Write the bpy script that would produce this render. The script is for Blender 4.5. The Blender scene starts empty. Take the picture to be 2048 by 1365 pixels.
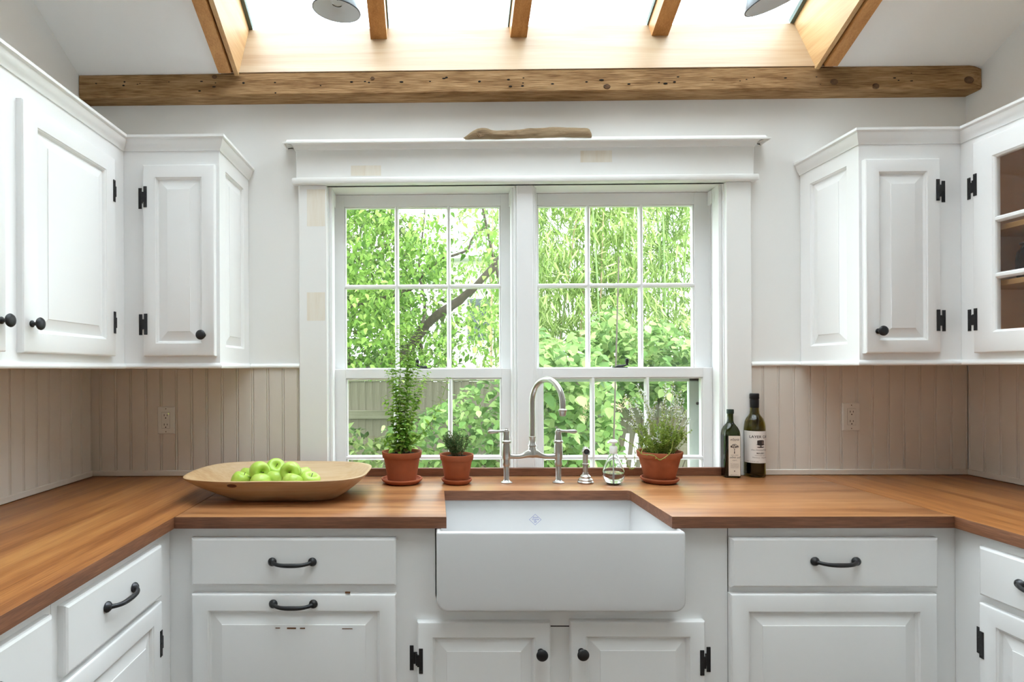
import bpy, bmesh, math, random
import numpy as np
from mathutils import Vector, Matrix, noise as mnoise

scene = bpy.context.scene
COL = scene.collection
rng = random.Random(7)
PI = math.pi

# ------------------------------------------------------------------ camera
F_PX, CX, CY = 1120.78, 853.04, 739.01          # focal length and principal point, 2048x1365 frame
YAW, ROLL = -0.0130, 0.0044
COUNTER = 0.914                                  # worktop height
EYE = COUNTER + 0.4452
CAM = Vector((0, 0, EYE))
_r = Vector((math.cos(YAW), -math.sin(YAW), 0)); _f = Vector((math.sin(YAW), math.cos(YAW), 0)); _u = Vector((0, 0, 1))
RIGHT = _r * math.cos(ROLL) - _u * math.sin(ROLL)
UP = _r * math.sin(ROLL) + _u * math.cos(ROLL)
cd = bpy.data.cameras.new('camera'); cam = bpy.data.objects.new('camera', cd); COL.objects.link(cam)
cd.sensor_width = 36; cd.sensor_fit = 'HORIZONTAL'; cd.lens = F_PX * 36 / 2048
cd.shift_x = (1024 - CX) / 2048; cd.shift_y = (CY - 682.5) / 2048
cd.clip_start = 0.02; cd.clip_end = 200
m = Matrix.Identity(4)
for i in range(3):
    m[i][0] = RIGHT[i]; m[i][1] = UP[i]; m[i][2] = -_f[i]; m[i][3] = CAM[i]
cam.matrix_world = m
scene.camera = cam

# ------------------------------------------------------------------ sky, exposure
world = bpy.data.worlds.new('overcast_sky'); scene.world = world; world.use_nodes = True
bg = world.node_tree.nodes['Background']
bg.inputs['Color'].default_value = (0.86, 0.93, 1.0, 1); bg.inputs['Strength'].default_value = 5.5
scene.view_settings.view_transform = 'Standard'; scene.view_settings.look = 'None'
scene.view_settings.gamma = 1; scene.view_settings.use_curve_mapping = False
scene.view_settings.exposure = 0.66
sd = bpy.data.lights.new('hazy_sun', 'SUN'); so = bpy.data.objects.new('hazy_sun', sd); COL.objects.link(so)
sd.energy = 0.9; sd.angle = 0.9; sd.color = (1, 0.97, 0.92)
so.rotation_euler = (math.radians(6), math.radians(-6), 0)   # high and hazy
scene.cycles.use_denoising = True
scene.cycles.use_adaptive_sampling = True; scene.cycles.adaptive_threshold = 0.02
scene.cycles.max_bounces = 9; scene.cycles.diffuse_bounces = 5; scene.cycles.glossy_bounces = 4
scene.cycles.transparent_max_bounces = 24; scene.cycles.transmission_bounces = 8
scene.cycles.sample_clamp_indirect = 6

# ------------------------------------------------------------------ pixel -> place helpers
def ray(px, py):
    return RIGHT * ((px - CX) / F_PX) + UP * (-(py - CY) / F_PX) + _f
def onY(px, py, Y):
    d = ray(px, py); return CAM + d * (Y / d.y)
def onX(px, py, X):
    d = ray(px, py); return CAM + d * (X / d.x)
def onZ(px, py, Z):
    d = ray(px, py); return CAM + d * ((Z - EYE) / d.z)
def pix(p):
    v = Vector(p) - CAM; y = v.dot(_f)
    return CX + F_PX * v.dot(RIGHT) / y, CY - F_PX * v.dot(UP) / y

# ------------------------------------------------------------------ mesh helpers
def wloc(o):
    v = Vector((0, 0, 0))
    while o is not None:
        v = v + o.location; o = o.parent
    return v

class MB:
    """collects geometry; build() links it as one mesh object"""
    def __init__(self): self.v = []; self.f = []
    def add(self, vs, fs):
        n = len(self.v); self.v += [Vector(p) for p in vs]; self.f += [tuple(i + n for i in q) for q in fs]; return self
    def box(self, lo, hi, bev=0.0, seg=1):
        lo = Vector(lo); hi = Vector(hi)
        vs = [Vector((x, y, z)) for z in (lo.z, hi.z) for y in (lo.y, hi.y) for x in (lo.x, hi.x)]
        fs = [(0, 2, 3, 1), (4, 5, 7, 6), (0, 1, 5, 4), (2, 6, 7, 3), (0, 4, 6, 2), (1, 3, 7, 5)]
        if bev <= 0: return self.add(vs, fs)
        bm = bmesh.new(); bv = [bm.verts.new(p) for p in vs]
        for q in fs: bm.faces.new([bv[i] for i in q])
        bmesh.ops.bevel(bm, geom=bm.edges[:], offset=bev, segments=seg, profile=0.5, affect='EDGES')
        return self.bm(bm)
    def bm(self, bm):
        bm.verts.index_update()
        self.add([p.co.copy() for p in bm.verts], [[p.index for p in q.verts] for q in bm.faces]); bm.free(); return self
    def lathe(self, prof, c=(0, 0, 0), n=32, axis='Z', a0=0.0, sx=1.0, sy=1.0):
        """prof: list of (r, h); closes on the axis where r == 0"""
        c = Vector(c); vs = []; fs = []; rows = []
        def P(r, h, a):
            x, y = r * math.cos(a) * sx, r * math.sin(a) * sy
            if axis == 'Z': return c + Vector((x, y, h))
            if axis == 'Y': return c + Vector((x, h, y))
            return c + Vector((h, x, y))
        for r, h in prof:
            if r <= 1e-7: rows.append([len(vs)]); vs.append(P(0, h, 0))
            else:
                rows.append(list(range(len(vs), len(vs) + n)))
                vs += [P(r, h, a0 + 2 * PI * i / n) for i in range(n)]
        for A, B in zip(rows, rows[1:]):
            if len(A) == 1 and len(B) == 1: continue
            for i in range(n):
                j = (i + 1) % n
                if len(A) == 1: fs.append((A[0], B[i], B[j]))
                elif len(B) == 1: fs.append((A[i], B[0], A[j]))
                else: fs.append((A[i], B[i], B[j], A[j]))
        return self.add(vs, fs)
    def tube(self, pts, rad, n=12, cap=True, flat=None):
        """swept tube along pts; rad a number or list; flat=(nvec, factor) squashes the section"""
        pts = [Vector(p) for p in pts]
        if not hasattr(rad, '__len__'): rad = [rad] * len(pts)
        vs = []; fs = []; T = []
        for i in range(len(pts)):
            a = pts[max(i - 1, 0)]; b = pts[min(i + 1, len(pts) - 1)]; T.append((b - a).normalized())
        ref = Vector((0, 0, 1)) if abs(T[0].z) < 0.9 else Vector((1, 0, 0))
        N = T[0].cross(ref).normalized()
        for i, p in enumerate(pts):
            N = (N - T[i] * N.dot(T[i])).normalized(); B = T[i].cross(N)
            for k in range(n):
                a = 2 * PI * k / n; d = N * math.cos(a) + B * math.sin(a)
                if flat: d = d - flat[0] * d.dot(flat[0]) * (1 - flat[1])
                vs.append(p + d * rad[i])
        for i in range(len(pts) - 1):
            for k in range(n):
                j = (k + 1) % n; fs.append((i * n + k, i * n + j, (i + 1) * n + j, (i + 1) * n + k))
        if cap:
            fs.append(tuple(range(n))[::-1]); fs.append(tuple(range((len(pts) - 1) * n, len(pts) * n)))
        return self.add(vs, fs)
    def prism(self, poly, lo, hi, axis='Y'):
        """2D outline extruded along an axis: axis Y -> (x,z), X -> (y,z), Z -> (x,y)"""
        def P(a, b, h):
            return Vector((a, h, b)) if axis == 'Y' else Vector((h, a, b)) if axis == 'X' else Vector((a, b, h))
        n = len(poly)
        vs = [P(a, b, lo) for a, b in poly] + [P(a, b, hi) for a, b in poly]
        fs = [tuple(range(n)), tuple(range(n, 2 * n))[::-1]] + [(i, i + n, (i + 1) % n + n, (i + 1) % n) for i in range(n)]
        return self.add(vs, fs)
    def xform(self, M):
        self.v = [M @ p for p in self.v]; return self
    def build(self, name, mat, parent=None, smooth=35, local=False, recalc=True, origin=None):
        me = bpy.data.meshes.new(name)
        off = Vector((0, 0, 0))
        if not local:
            if parent is not None: off = wloc(parent)
            elif origin is not None: off = Vector(origin)
            else:
                xs = [p.x for p in self.v]; ys = [p.y for p in self.v]; zs = [p.z for p in self.v]
                off = Vector(((min(xs) + max(xs)) / 2, (min(ys) + max(ys)) / 2, min(zs)))
        me.from_pydata([tuple(p - off) for p in self.v], [], self.f)
        if recalc:
            b = bmesh.new(); b.from_mesh(me); bmesh.ops.recalc_face_normals(b, faces=b.faces[:]); b.to_mesh(me); b.free()
        me.materials.append(mat)
        if smooth:
            me.polygons.foreach_set('use_smooth', [True] * len(me.polygons)); me.set_sharp_from_angle(angle=math.radians(smooth))
        o = bpy.data.objects.new(name, me); COL.objects.link(o)
        if parent is not None: o.parent = parent
        elif not local: o.location = off
        return o

def frame(O, U, V, N):
    """matrix that maps local (u, v, n) to the world"""
    M = Matrix.Identity(4)
    for i in range(3): M[i][0] = U[i]; M[i][1] = V[i]; M[i][2] = N[i]; M[i][3] = O[i]
    return M
XA, YA, ZA = Vector((1, 0, 0)), Vector((0, 1, 0)), Vector((0, 0, 1))

def rings(mb, w, h, prof, cap=True):
    """nested rectangles: prof = [(inset, height)], in local (u, v, n) with u 0..w, v 0..h"""
    vs = []; fs = []
    for ins, z in prof:
        vs += [(ins, ins, z), (w - ins, ins, z), (w - ins, h - ins, z), (ins, h - ins, z)]
    for i in range(len(prof) - 1):
        for k in range(4):
            j = (k + 1) % 4; fs.append((i * 4 + k, i * 4 + j, (i + 1) * 4 + j, (i + 1) * 4 + k))
    if cap: n = (len(prof) - 1) * 4; fs.append((n, n + 1, n + 2, n + 3))
    mb.add(vs, fs); return mb

def sweep(path, prof):
    """prof [(outward, z)] swept along plan path, outward = right of travel; one MB per segment, mitred"""
    path = [Vector((p[0], p[1], 0)) for p in path]; n = len(path)
    dirs = [(path[i + 1] - path[i]).normalized() for i in range(n - 1)]
    outs = [Vector((d.y, -d.x, 0)) for d in dirs]
    mit = []
    for i in range(n):
        if i == 0: mit.append(outs[0])
        elif i == n - 1: mit.append(outs[-1])
        else:
            s = outs[i - 1] + outs[i]; mit.append(s / (s.dot(outs[i])))
    res = []
    for i in range(n - 1):
        mb = MB(); k = len(prof)
        vs = [path[i] + mit[i] * o + ZA * z for o, z in prof] + [path[i + 1] + mit[i + 1] * o + ZA * z for o, z in prof]
        fs = [(a, (a + 1) % k, (a + 1) % k + k, a + k) for a in range(k)] + [tuple(range(k)), tuple(range(k, 2 * k))[::-1]]
        res.append(mb.add(vs, fs))
    return res

def thing(name, label, cat, loc, group=None, rotz=0.0):
    o = bpy.data.objects.new(name, None); COL.objects.link(o); o.location = loc; o.rotation_euler = (0, 0, rotz)
    o.empty_display_size = 0.05
    return tag(o, label, cat, group)
def tag(o, label=None, cat=None, group=None, kind=None):
    if label: o['label'] = label
    if cat: o['category'] = cat
    if group: o['group'] = group
    if kind: o['kind'] = kind
    return o
def struct(o, label=None):
    o['kind'] = 'structure'
    if label: o['label'] = label
    return o
def struct_empty(name, label, loc):
    o = bpy.data.objects.new(name, None); COL.objects.link(o); o.location = loc; return struct(o, label)
def like(o, parent, loc=None):
    """copy of a part sharing its mesh"""
    c = o.copy(); COL.objects.link(c); c.parent = parent
    if loc is not None: c.location = loc
    return c

# ------------------------------------------------------------------ materials
def new_mat(name):
    mt = bpy.data.materials.new(name); mt.use_nodes = True
    nt = mt.node_tree; return mt, nt, nt.nodes['Principled BSDF']
def link(nt, a, b): nt.links.new(a, b)
def node(nt, kind, **kw):
    n = nt.nodes.new(kind)
    for k, v in kw.items(): setattr(n, k, v)
    return n
def ramp(nt, stops, src):
    r = node(nt, 'ShaderNodeValToRGB'); cr = r.color_ramp
    while len(cr.elements) < len(stops): cr.elements.new(0.5)
    for e, (p, c) in zip(cr.elements, stops): e.position = p; e.color = (*c, 1)
    link(nt, src, r.inputs[0]); return r
def srgb(r, g, b):
    return tuple(((c / 255) / 12.92 if c / 255 <= 0.04045 else ((c / 255 + 0.055) / 1.055) ** 2.4) for c in (r, g, b))
def plain(name, col, rough=0.5, metal=0.0, spec=0.5, var=0.0, vscale=8.0, bump=0.0, bscale=200.0, coat=0.0):
    mt, nt, p = new_mat(name)
    p.inputs['Base Color'].default_value = (*col, 1); p.inputs['Roughness'].default_value = rough
    p.inputs['Metallic'].default_value = metal; p.inputs['Specular IOR Level'].default_value = spec
    p.inputs['Coat Weight'].default_value = coat
    tc = node(nt, 'ShaderNodeTexCoord')
    if var > 0:
        n = node(nt, 'ShaderNodeTexNoise'); n.inputs['Scale'].default_value = vscale; n.inputs['Detail'].default_value = 5
        link(nt, tc.outputs['Object'], n.inputs['Vector'])
        lo = tuple(max(0, c * (1 - var)) for c in col); hi = tuple(min(1, c * (1 + var)) for c in col)
        r = ramp(nt, [(0.3, lo), (0.7, hi)], n.outputs['Fac']); link(nt, r.outputs['Color'], p.inputs['Base Color'])
    if bump > 0:
        n2 = node(nt, 'ShaderNodeTexNoise'); n2.inputs['Scale'].default_value = bscale; n2.inputs['Detail'].default_value = 3
        link(nt, tc.outputs['Object'], n2.inputs['Vector'])
        b = node(nt, 'ShaderNodeBump'); b.inputs['Strength'].default_value = bump; b.inputs['Distance'].default_value = 0.002
        link(nt, n2.outputs['Fac'], b.inputs['Height']); link(nt, b.outputs['Normal'], p.inputs['Normal'])
    return mt
def wood(name, stops, axis='X', stretch=18.0, scale=14.0, rough=0.4, fine=0.35, bump=0.15, knots=0.0, spec=0.5, stain=None, coat=0.0):
    """procedural timber: broad bands, streaks and fine fibre running along an axis of the object"""
    mt, nt, p = new_mat(name)
    tc = node(nt, 'ShaderNodeTexCoord'); mp = node(nt, 'ShaderNodeMapping')
    s = [scale, scale, scale]; s['XYZ'.index(axis)] = scale / stretch
    mp.inputs['Scale'].default_value = s; link(nt, tc.outputs['Object'], mp.inputs['Vector'])
    n1 = node(nt, 'ShaderNodeTexNoise'); n1.inputs['Scale'].default_value = 1.0; n1.inputs['Detail'].default_value = 6; n1.inputs['Distortion'].default_value = 0.6
    link(nt, mp.outputs['Vector'], n1.inputs['Vector'])
    mp2 = node(nt, 'ShaderNodeMapping'); s2 = [scale * 14] * 3; s2['XYZ'.index(axis)] = scale * 0.5
    mp2.inputs['Scale'].default_value = s2; link(nt, tc.outputs['Object'], mp2.inputs['Vector'])
    n2 = node(nt, 'ShaderNodeTexNoise'); n2.inputs['Scale'].default_value = 1.0; n2.inputs['Detail'].default_value = 3
    link(nt, mp2.outputs['Vector'], n2.inputs['Vector'])
    mx = node(nt, 'ShaderNodeMix'); mx.data_type = 'FLOAT'; mx.inputs[0].default_value = fine
    link(nt, n1.outputs['Fac'], mx.inputs[2]); link(nt, n2.outputs['Fac'], mx.inputs[3])
    r = ramp(nt, stops, mx.outputs[0]); col = r.outputs['Color']
    def over(colr, fac, src):
        m2 = node(nt, 'ShaderNodeMix'); m2.data_type = 'RGBA'; m2.inputs[7].default_value = (*colr, 1)
        link(nt, fac, m2.inputs[0]); link(nt, src, m2.inputs[6]); return m2.outputs[2]
    if knots > 0:
        mp3 = node(nt, 'ShaderNodeMapping'); s3 = [knots] * 3; s3['XYZ'.index(axis)] = knots * 0.4
        mp3.inputs['Scale'].default_value = s3; link(nt, tc.outputs['Object'], mp3.inputs['Vector'])
        vo = node(nt, 'ShaderNodeTexVoronoi'); link(nt, mp3.outputs['Vector'], vo.inputs['Vector'])
        vo.inputs['Scale'].default_value = 1.0
        kr = ramp(nt, [(0.0, (1, 1, 1)), (0.07, (.55, .55, .55)), (0.12, (0, 0, 0))], vo.outputs['Distance'])
        col = over(tuple(c * 0.35 for c in stops[0][1]), kr.outputs['Color'], col)
    if stain:
        n4 = node(nt, 'ShaderNodeTexNoise'); n4.inputs['Scale'].default_value = stain[1]; n4.inputs['Detail'].default_value = 4
        mp4 = node(nt, 'ShaderNodeMapping'); s4 = [1, 1, 1]; s4['XYZ'.index(axis)] = 0.25; mp4.inputs['Scale'].default_value = s4
        link(nt, tc.outputs['Object'], mp4.inputs['Vector']); link(nt, mp4.outputs['Vector'], n4.inputs['Vector'])
        sr = ramp(nt, [(stain[2], (0, 0, 0)), (stain[2] + 0.12, (stain[3],) * 3)], n4.outputs['Fac'])
        col = over(stain[0], sr.outputs['Color'], col)
    link(nt, col, p.inputs['Base Color'])
    p.inputs['Roughness'].default_value = rough; p.inputs['Specular IOR Level'].default_value = spec; p.inputs['Coat Weight'].default_value = coat
    b = node(nt, 'ShaderNodeBump'); b.inputs['Strength'].default_value = bump; b.inputs['Distance'].default_value = 0.003
    link(nt, mx.outputs[0], b.inputs['Height']); link(nt, b.outputs['Normal'], p.inputs['Normal'])
    return mt
def pane_glass(name, tint=(1, 1, 1), rough=0.0, refl=1.0):
    """thin flat glazing: clear with fresnel reflection"""
    mt = bpy.data.materials.new(name); mt.use_nodes = True; nt = mt.node_tree; nt.nodes.clear()
    out = node(nt, 'ShaderNodeOutputMaterial'); tr = node(nt, 'ShaderNodeBsdfTransparent'); gl = node(nt, 'ShaderNodeBsdfGlossy')
    tr.inputs[0].default_value = (*tint, 1); gl.inputs['Roughness'].default_value = rough
    lw = node(nt, 'ShaderNodeLayerWeight')                      # Schlick reflectance, the same from both sides of the pane
    pw_ = node(nt, 'ShaderNodeMath', operation='POWER'); pw_.inputs[1].default_value = 5.0; link(nt, lw.outputs['Facing'], pw_.inputs[0])
    fr = node(nt, 'ShaderNodeMath', operation='MULTIPLY_ADD'); fr.inputs[1].default_value = 0.96 * refl; fr.inputs[2].default_value = 0.04 * refl; link(nt, pw_.outputs[0], fr.inputs[0])
    mx = node(nt, 'ShaderNodeMixShader'); link(nt, fr.outputs[0], mx.inputs[0]); link(nt, tr.outputs[0], mx.inputs[1]); link(nt, gl.outputs[0], mx.inputs[2])
    link(nt, mx.outputs[0], out.inputs[0]); return mt
def glass(name, col, ior=1.45, rough=0.0):
    mt, nt, p = new_mat(name)
    p.inputs['Base Color'].default_value = (*col, 1); p.inputs['Transmission Weight'].default_value = 1.0
    p.inputs['Roughness'].default_value = rough; p.inputs['IOR'].default_value = ior
    return mt
def leaf_mat(name, stops, trans=0.35, rough=0.45, pscale=2.0):
    mt = bpy.data.materials.new(name); mt.use_nodes = True; nt = mt.node_tree; nt.nodes.clear()
    out = node(nt, 'ShaderNodeOutputMaterial'); p = node(nt, 'ShaderNodeBsdfPrincipled'); t = node(nt, 'ShaderNodeBsdfTranslucent')
    g = node(nt, 'ShaderNodeNewGeometry'); n = node(nt, 'ShaderNodeTexNoise'); n.inputs['Scale'].default_value = pscale; n.inputs['Detail'].default_value = 2
    link(nt, g.outputs['Position'], n.inputs['Vector'])
    oi = node(nt, 'ShaderNodeObjectInfo')
    a = node(nt, 'ShaderNodeMath', operation='ADD'); link(nt, g.outputs['Random Per Island'], a.inputs[0]); link(nt, oi.outputs['Random'], a.inputs[1])
    fr = node(nt, 'ShaderNodeMath', operation='FRACT'); link(nt, a.outputs[0], fr.inputs[0])
    mx = node(nt, 'ShaderNodeMix'); mx.data_type = 'FLOAT'; mx.inputs[0].default_value = 0.5
    link(nt, n.outputs['Fac'], mx.inputs[2]); link(nt, fr.outputs[0], mx.inputs[3])
    r = ramp(nt, stops, mx.outputs[0])
    link(nt, r.outputs['Color'], p.inputs['Base Color']); p.inputs['Roughness'].default_value = rough + .2; p.inputs['Specular IOR Level'].default_value = .2
    hs = node(nt, 'ShaderNodeHueSaturation'); hs.inputs['Hue'].default_value = 0.495; hs.inputs['Saturation'].default_value = 0.9; hs.inputs['Value'].default_value = 1.2
    link(nt, r.outputs['Color'], hs.inputs['Color']); link(nt, hs.outputs['Color'], t.inputs['Color'])
    ms = node(nt, 'ShaderNodeMixShader'); ms.inputs[0].default_value = trans
    link(nt, p.outputs[0], ms.inputs[1]); link(nt, t.outputs[0], ms.inputs[2]); link(nt, ms.outputs[0], out.inputs[0])
    return mt

M = {}
M['paint'] = plain('white_semigloss_paint', (.87, .87, .865), rough=.32, spec=.45, bump=.02, bscale=60)
M['trim'] = plain('white_trim_paint', (.86, .86, .84), rough=.38, spec=.4, bump=.02, bscale=60)
M['sash'] = plain('white_sash_paint', (.86, .86, .86), rough=.4, spec=.4)
M['wall'] = plain('off_white_wall_paint', (.82, .81, .785), rough=.75, spec=.2, bump=.04, bscale=90)
M['ceil'] = plain('white_ceiling_paint', (.88, .865, .845), rough=.85, spec=.15, bump=.03, bscale=90)
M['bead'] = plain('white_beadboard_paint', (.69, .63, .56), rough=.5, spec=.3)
M['dark'] = plain('dark_gap', (.02, .018, .016), rough=.9, spec=.1)
M['iron'] = plain('black_iron', (.022, .022, .024), rough=.42, metal=.3, spec=.5, bump=.25, bscale=260)
M['steel_iron'] = plain('worn_pewter_iron', (.055, .055, .06), rough=.34, metal=.75, bump=.3, bscale=220)
M['nickel'] = plain('brushed_nickel', (.46, .445, .42), rough=.3, metal=1.0)
M['ceramic'] = plain('white_fireclay', (.72, .72, .725), rough=.08, spec=.6, coat=.3)
M['counter_x'] = wood('oiled_hardwood_worktop', [(.26, srgb(83, 46, 25)), (.40, srgb(129, 81, 48)), (.52, srgb(160, 109, 68)), (.66, srgb(179, 129, 86)), (.82, srgb(195, 147, 101))], 'X', 20, 17, .34, .34, .05, spec=.5)
M['counter_y'] = wood('oiled_hardwood_worktop_side_run', [(.26, srgb(83, 44, 19)), (.40, srgb(132, 79, 39)), (.52, srgb(164, 107, 58)), (.66, srgb(185, 130, 74)), (.82, srgb(204, 150, 93))], 'Y', 20, 17, .36, .34, .05, spec=.5)
M['edge_x'] = wood('worktop_edge_shaded', [(.3, srgb(84, 52, 36)), (.5, srgb(116, 74, 52)), (.7, srgb(140, 94, 68))], 'X', 8, 40, .5, .6, .08)  # same wood as the worktop, with the shade on its edge put into the colour
M['edge_y'] = wood('worktop_edge_shaded_side_run', [(.3, srgb(88, 54, 36)), (.5, srgb(120, 76, 50)), (.7, srgb(146, 98, 68))], 'Y', 8, 40, .5, .6, .08)  # side-run worktop wood again, coloured darker for its shaded edge
M['beam'] = wood('old_rough_sawn_oak', [(.24, srgb(72, 48, 28)), (.40, srgb(124, 92, 60)), (.52, srgb(160, 126, 88)), (.64, srgb(186, 152, 112)), (.8, srgb(206, 176, 138))], 'X', 6, 26, .9, .55, 1.0, spec=.15, stain=(srgb(84, 58, 36), 2.6, .54, .6))
M['pine'] = wood('clear_pine_board', [(.25, srgb(152, 118, 82)), (.42, srgb(171, 143, 111)), (.6, srgb(182, 159, 130)), (.8, srgb(189, 170, 145))], 'X', 14, 11, .5, .25, .06, knots=3.2, stain=(srgb(114, 68, 41), 2.4, .50, .85))
M['pine_y'] = wood('pine_jamb', [(.25, srgb(162, 116, 68)), (.42, srgb(192, 148, 98)), (.6, srgb(210, 174, 122)), (.8, srgb(220, 189, 142))], 'Y', 10, 14, .5, .3, .06, stain=(srgb(141, 86, 46), 2.5, .58, .7))
M['fir'] = wood('fir_rafter_edge', [(.25, srgb(150, 96, 48)), (.45, srgb(186, 130, 72)), (.6, srgb(204, 150, 90)), (.8, srgb(216, 166, 106))], 'Y', 16, 22, .5, .4, .08, stain=(srgb(120, 74, 40), 4.0, .62, .6))
M['drift'] = wood('grey_driftwood', [(.25, srgb(97, 78, 58)), (.45, srgb(136, 115, 89)), (.62, srgb(160, 139, 111)), (.8, srgb(180, 162, 136))], 'X', 10, 30, .85, .45, .7, spec=.2)
M['bowl'] = wood('pale_carved_maple', [(.25, srgb(159, 119, 80)), (.45, srgb(184, 150, 110)), (.6, srgb(197, 168, 132)), (.8, srgb(206, 183, 152))], 'X', 9, 9, .5, .3, .05, stain=(srgb(126, 83, 51), 3.5, .6, .6))
M['cabin'] = plain('brown_cabinet_interior', srgb(232, 202, 172), rough=.6, var=.05)
M['shelf'] = wood('honey_shelf', [(.3, srgb(176, 130, 76)), (.7, srgb(206, 164, 106))], 'Y', 12, 20, .5)
M['pane'] = pane_glass('clear_window_pane', (.95, .965, .955))
M['skyglass'] = pane_glass('skylight_pane', (.93, .96, .96))
M['cabglass'] = pane_glass('cabinet_door_pane', (.98, .98, .98))
M['gasket'] = plain('grey_green_glazing_gasket', srgb(96, 112, 106), rough=.6)
M['terra'] = plain('terracotta', srgb(160, 88, 58), rough=.8, spec=.2, var=.12, vscale=14, bump=.12, bscale=120)
M['terra_old'] = plain('weathered_terracotta', srgb(164, 96, 68), rough=.85, spec=.15, var=.2, vscale=18, bump=.25, bscale=90)
M['soil'] = plain('dark_potting_soil', (.025, .017, .012), rough=.95, spec=.1, bump=1.0, bscale=300)
M['plastic'] = plain('white_outlet_plastic', (.74, .71, .66), rough=.4)

# ================================================================== the room
D = 2.35; XL, XR = -1.4489, 2.2082              # back wall, side walls
WT = 0.16                                        # wall thickness
SL = 0.515; BEAM_Y = 2.2735; BEAM_T = EYE + 1.213; BEAM_B = EYE + 1.1185
def roofZ(y): return BEAM_T + SL * (BEAM_Y - y)  # underside of the sloped ceiling
nrm = Vector((0, SL, 1)).normalized(); tan_ = Vector((0, -1, SL)).normalized()
SHAFT = 0.287
RIDGE_Y, REAR_Y = -0.6, -4.2
RIDGE_Z = roofZ(RIDGE_Y)

# window opening in the back wall
WXL, WXR = onY(655, 600, D).x, onY(1449, 600, D).x
WZB = COUNTER - 0.03; WZT = onY(1048, 369, D - .015).z
WCX = (WXL + WXR) / 2

wb = MB()
wb.box((XL - WT, D, 0), (WXL, D + WT, 2.70)).box((WXR, D, 0), (XR + WT, D + WT, 2.70))
wb.box((WXL, D, 0), (WXR, D + WT, WZB)).box((WXL, D, WZT), (WXR, D + WT, 2.70))
wall_back = struct(wb.build('wall_back', M['wall'], smooth=0), 'off-white back wall around the sink window')
prof = [(REAR_Y - WT, 0), (D + WT, 0), (D + WT, roofZ(D + WT) + .12), (RIDGE_Y, RIDGE_Z + .14), (REAR_Y - WT, RIDGE_Z + .14)]
wall_left = struct(MB().prism(prof, XL - WT, XL, 'X').build('wall_left', M['wall'], smooth=0), 'off-white left wall')
wall_right = struct(MB().prism(prof, XR, XR + WT, 'X').build('wall_right', M['wall'], smooth=0), 'off-white right wall')
struct(MB().box((XL - WT, REAR_Y - WT, -.12), (XR + WT, D + WT, 0)).build('floor', wood('dark_oak_floor', [(.3, srgb(84, 62, 44)), (.7, srgb(112, 86, 62))], 'Y', 16, 10, .4), smooth=0), 'dark oak floor')

# skylight opening
SKL, SKR = onY(478, 146, BEAM_Y).x, onY(1629.5, 136, BEAM_Y).x
SK_TOP = -0.45
JW = 0.075                                       # jamb build-up on each side
ce = MB()
def slab(mb, x0, x1, y0, y1, lift=0.0, thick=SHAFT):
    """piece of roof slab between y0 > y1, from the ceiling plane outwards"""
    A = Vector((0, y0, roofZ(y0))) + nrm * lift; B = Vector((0, y1, roofZ(y1))) + nrm * lift; t = nrm * thick
    vs = [Vector((x, 0, 0)) + p for x in (x0, x1) for p in (A, B, B + t, A + t)]
    return mb.add(vs, [(0, 1, 2, 3), (7, 6, 5, 4), (0, 4, 5, 1), (1, 5, 6, 2), (2, 6, 7, 3), (3, 7, 4, 0)])
slab(ce, XL - WT, SKL - JW, D + .1, RIDGE_Y); slab(ce, SKR + JW, XR + WT, D + .1, RIDGE_Y)
slab(ce, SKL - JW, SKR + JW, SK_TOP - .03, RIDGE_Y)
ce.box((XL - WT, REAR_Y - WT, RIDGE_Z), (XR + WT, RIDGE_Y + .02, RIDGE_Z + .15))
struct(ce.build('ceiling', M['ceil'], smooth=0), 'white ceiling sloping up from the beam')

struct(MB().box((XL - WT, REAR_Y - WT, 0), (XR + WT, REAR_Y, RIDGE_Z)).build('wall_rear', M['wall'], smooth=0), 'off-white rear wall')

# ------------------------------------------------------------------ skylight
w1 = struct_empty('window_1', 'wood-framed skylight above the beam', ((SKL + SKR) / 2, BEAM_Y, BEAM_T))
def along(x0, x1, y0, y1, lift, thick): return slab(MB(), x0, x1, y0, y1, lift, thick)
# lower apron board, square to the roof slope
def square_board(x0, x1, yb, depth, t, lift=0.0, bev=0):
    A = Vector((0, yb, roofZ(yb))) + nrm * lift; mb = MB()
    vs = [Vector((x, 0, 0)) + A + a for x in (x0, x1) for a in (Vector(), -tan_ * t, -tan_ * t + nrm * depth, nrm * depth)]
    return mb.add(vs, [(0, 1, 2, 3), (7, 6, 5, 4), (0, 4, 5, 1), (1, 5, 6, 2), (2, 6, 7, 3), (3, 7, 4, 0)])
square_board(SKL - JW, SKR + JW, BEAM_Y - .001, SHAFT - .004, .04).build('apron_board', M['pine'], w1, smooth=0)
square_board(SKL - JW, SKR + JW, SK_TOP, SHAFT - .004, -.03).build('head_board', M['pine'], w1, smooth=0)
for s, xi in ((-1, SKL), (1, SKR)):
    def sx(a, b): return (xi + s * a, xi + s * b) if s > 0 else (xi + s * b, xi + s * a)
    a, b = sx(0, .018); along(a, b, BEAM_Y + .02, SK_TOP, -.012, SHAFT + .008).build('jamb_board', M['pine_y'], w1, smooth=0)
    a, b = sx(.018, .025); along(a, b, BEAM_Y + .02, SK_TOP, .004, SHAFT - .01).build('joint_gap', M['dark'], w1, smooth=0)
    a, b = sx(.025, JW); along(a, b, BEAM_Y - .012, SK_TOP, -.022, SHAFT + .01).build('rafter_edge', M['fir'], w1, smooth=0)
GL = SHAFT - .004
gk = MB()
def gstrip(x0, x1, y0=BEAM_Y, y1=SK_TOP): slab(gk, x0, x1, y0, y1, GL, .022)
gstrip(SKL - .02, SKL + .016); gstrip(SKR - .016, SKR + .02)
BARX = [onY(757, 30, 2.36).x, onY(1037.5, 30, 2.36).x, onY(1321, 30, 2.36).x]
BW = .0345
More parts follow.
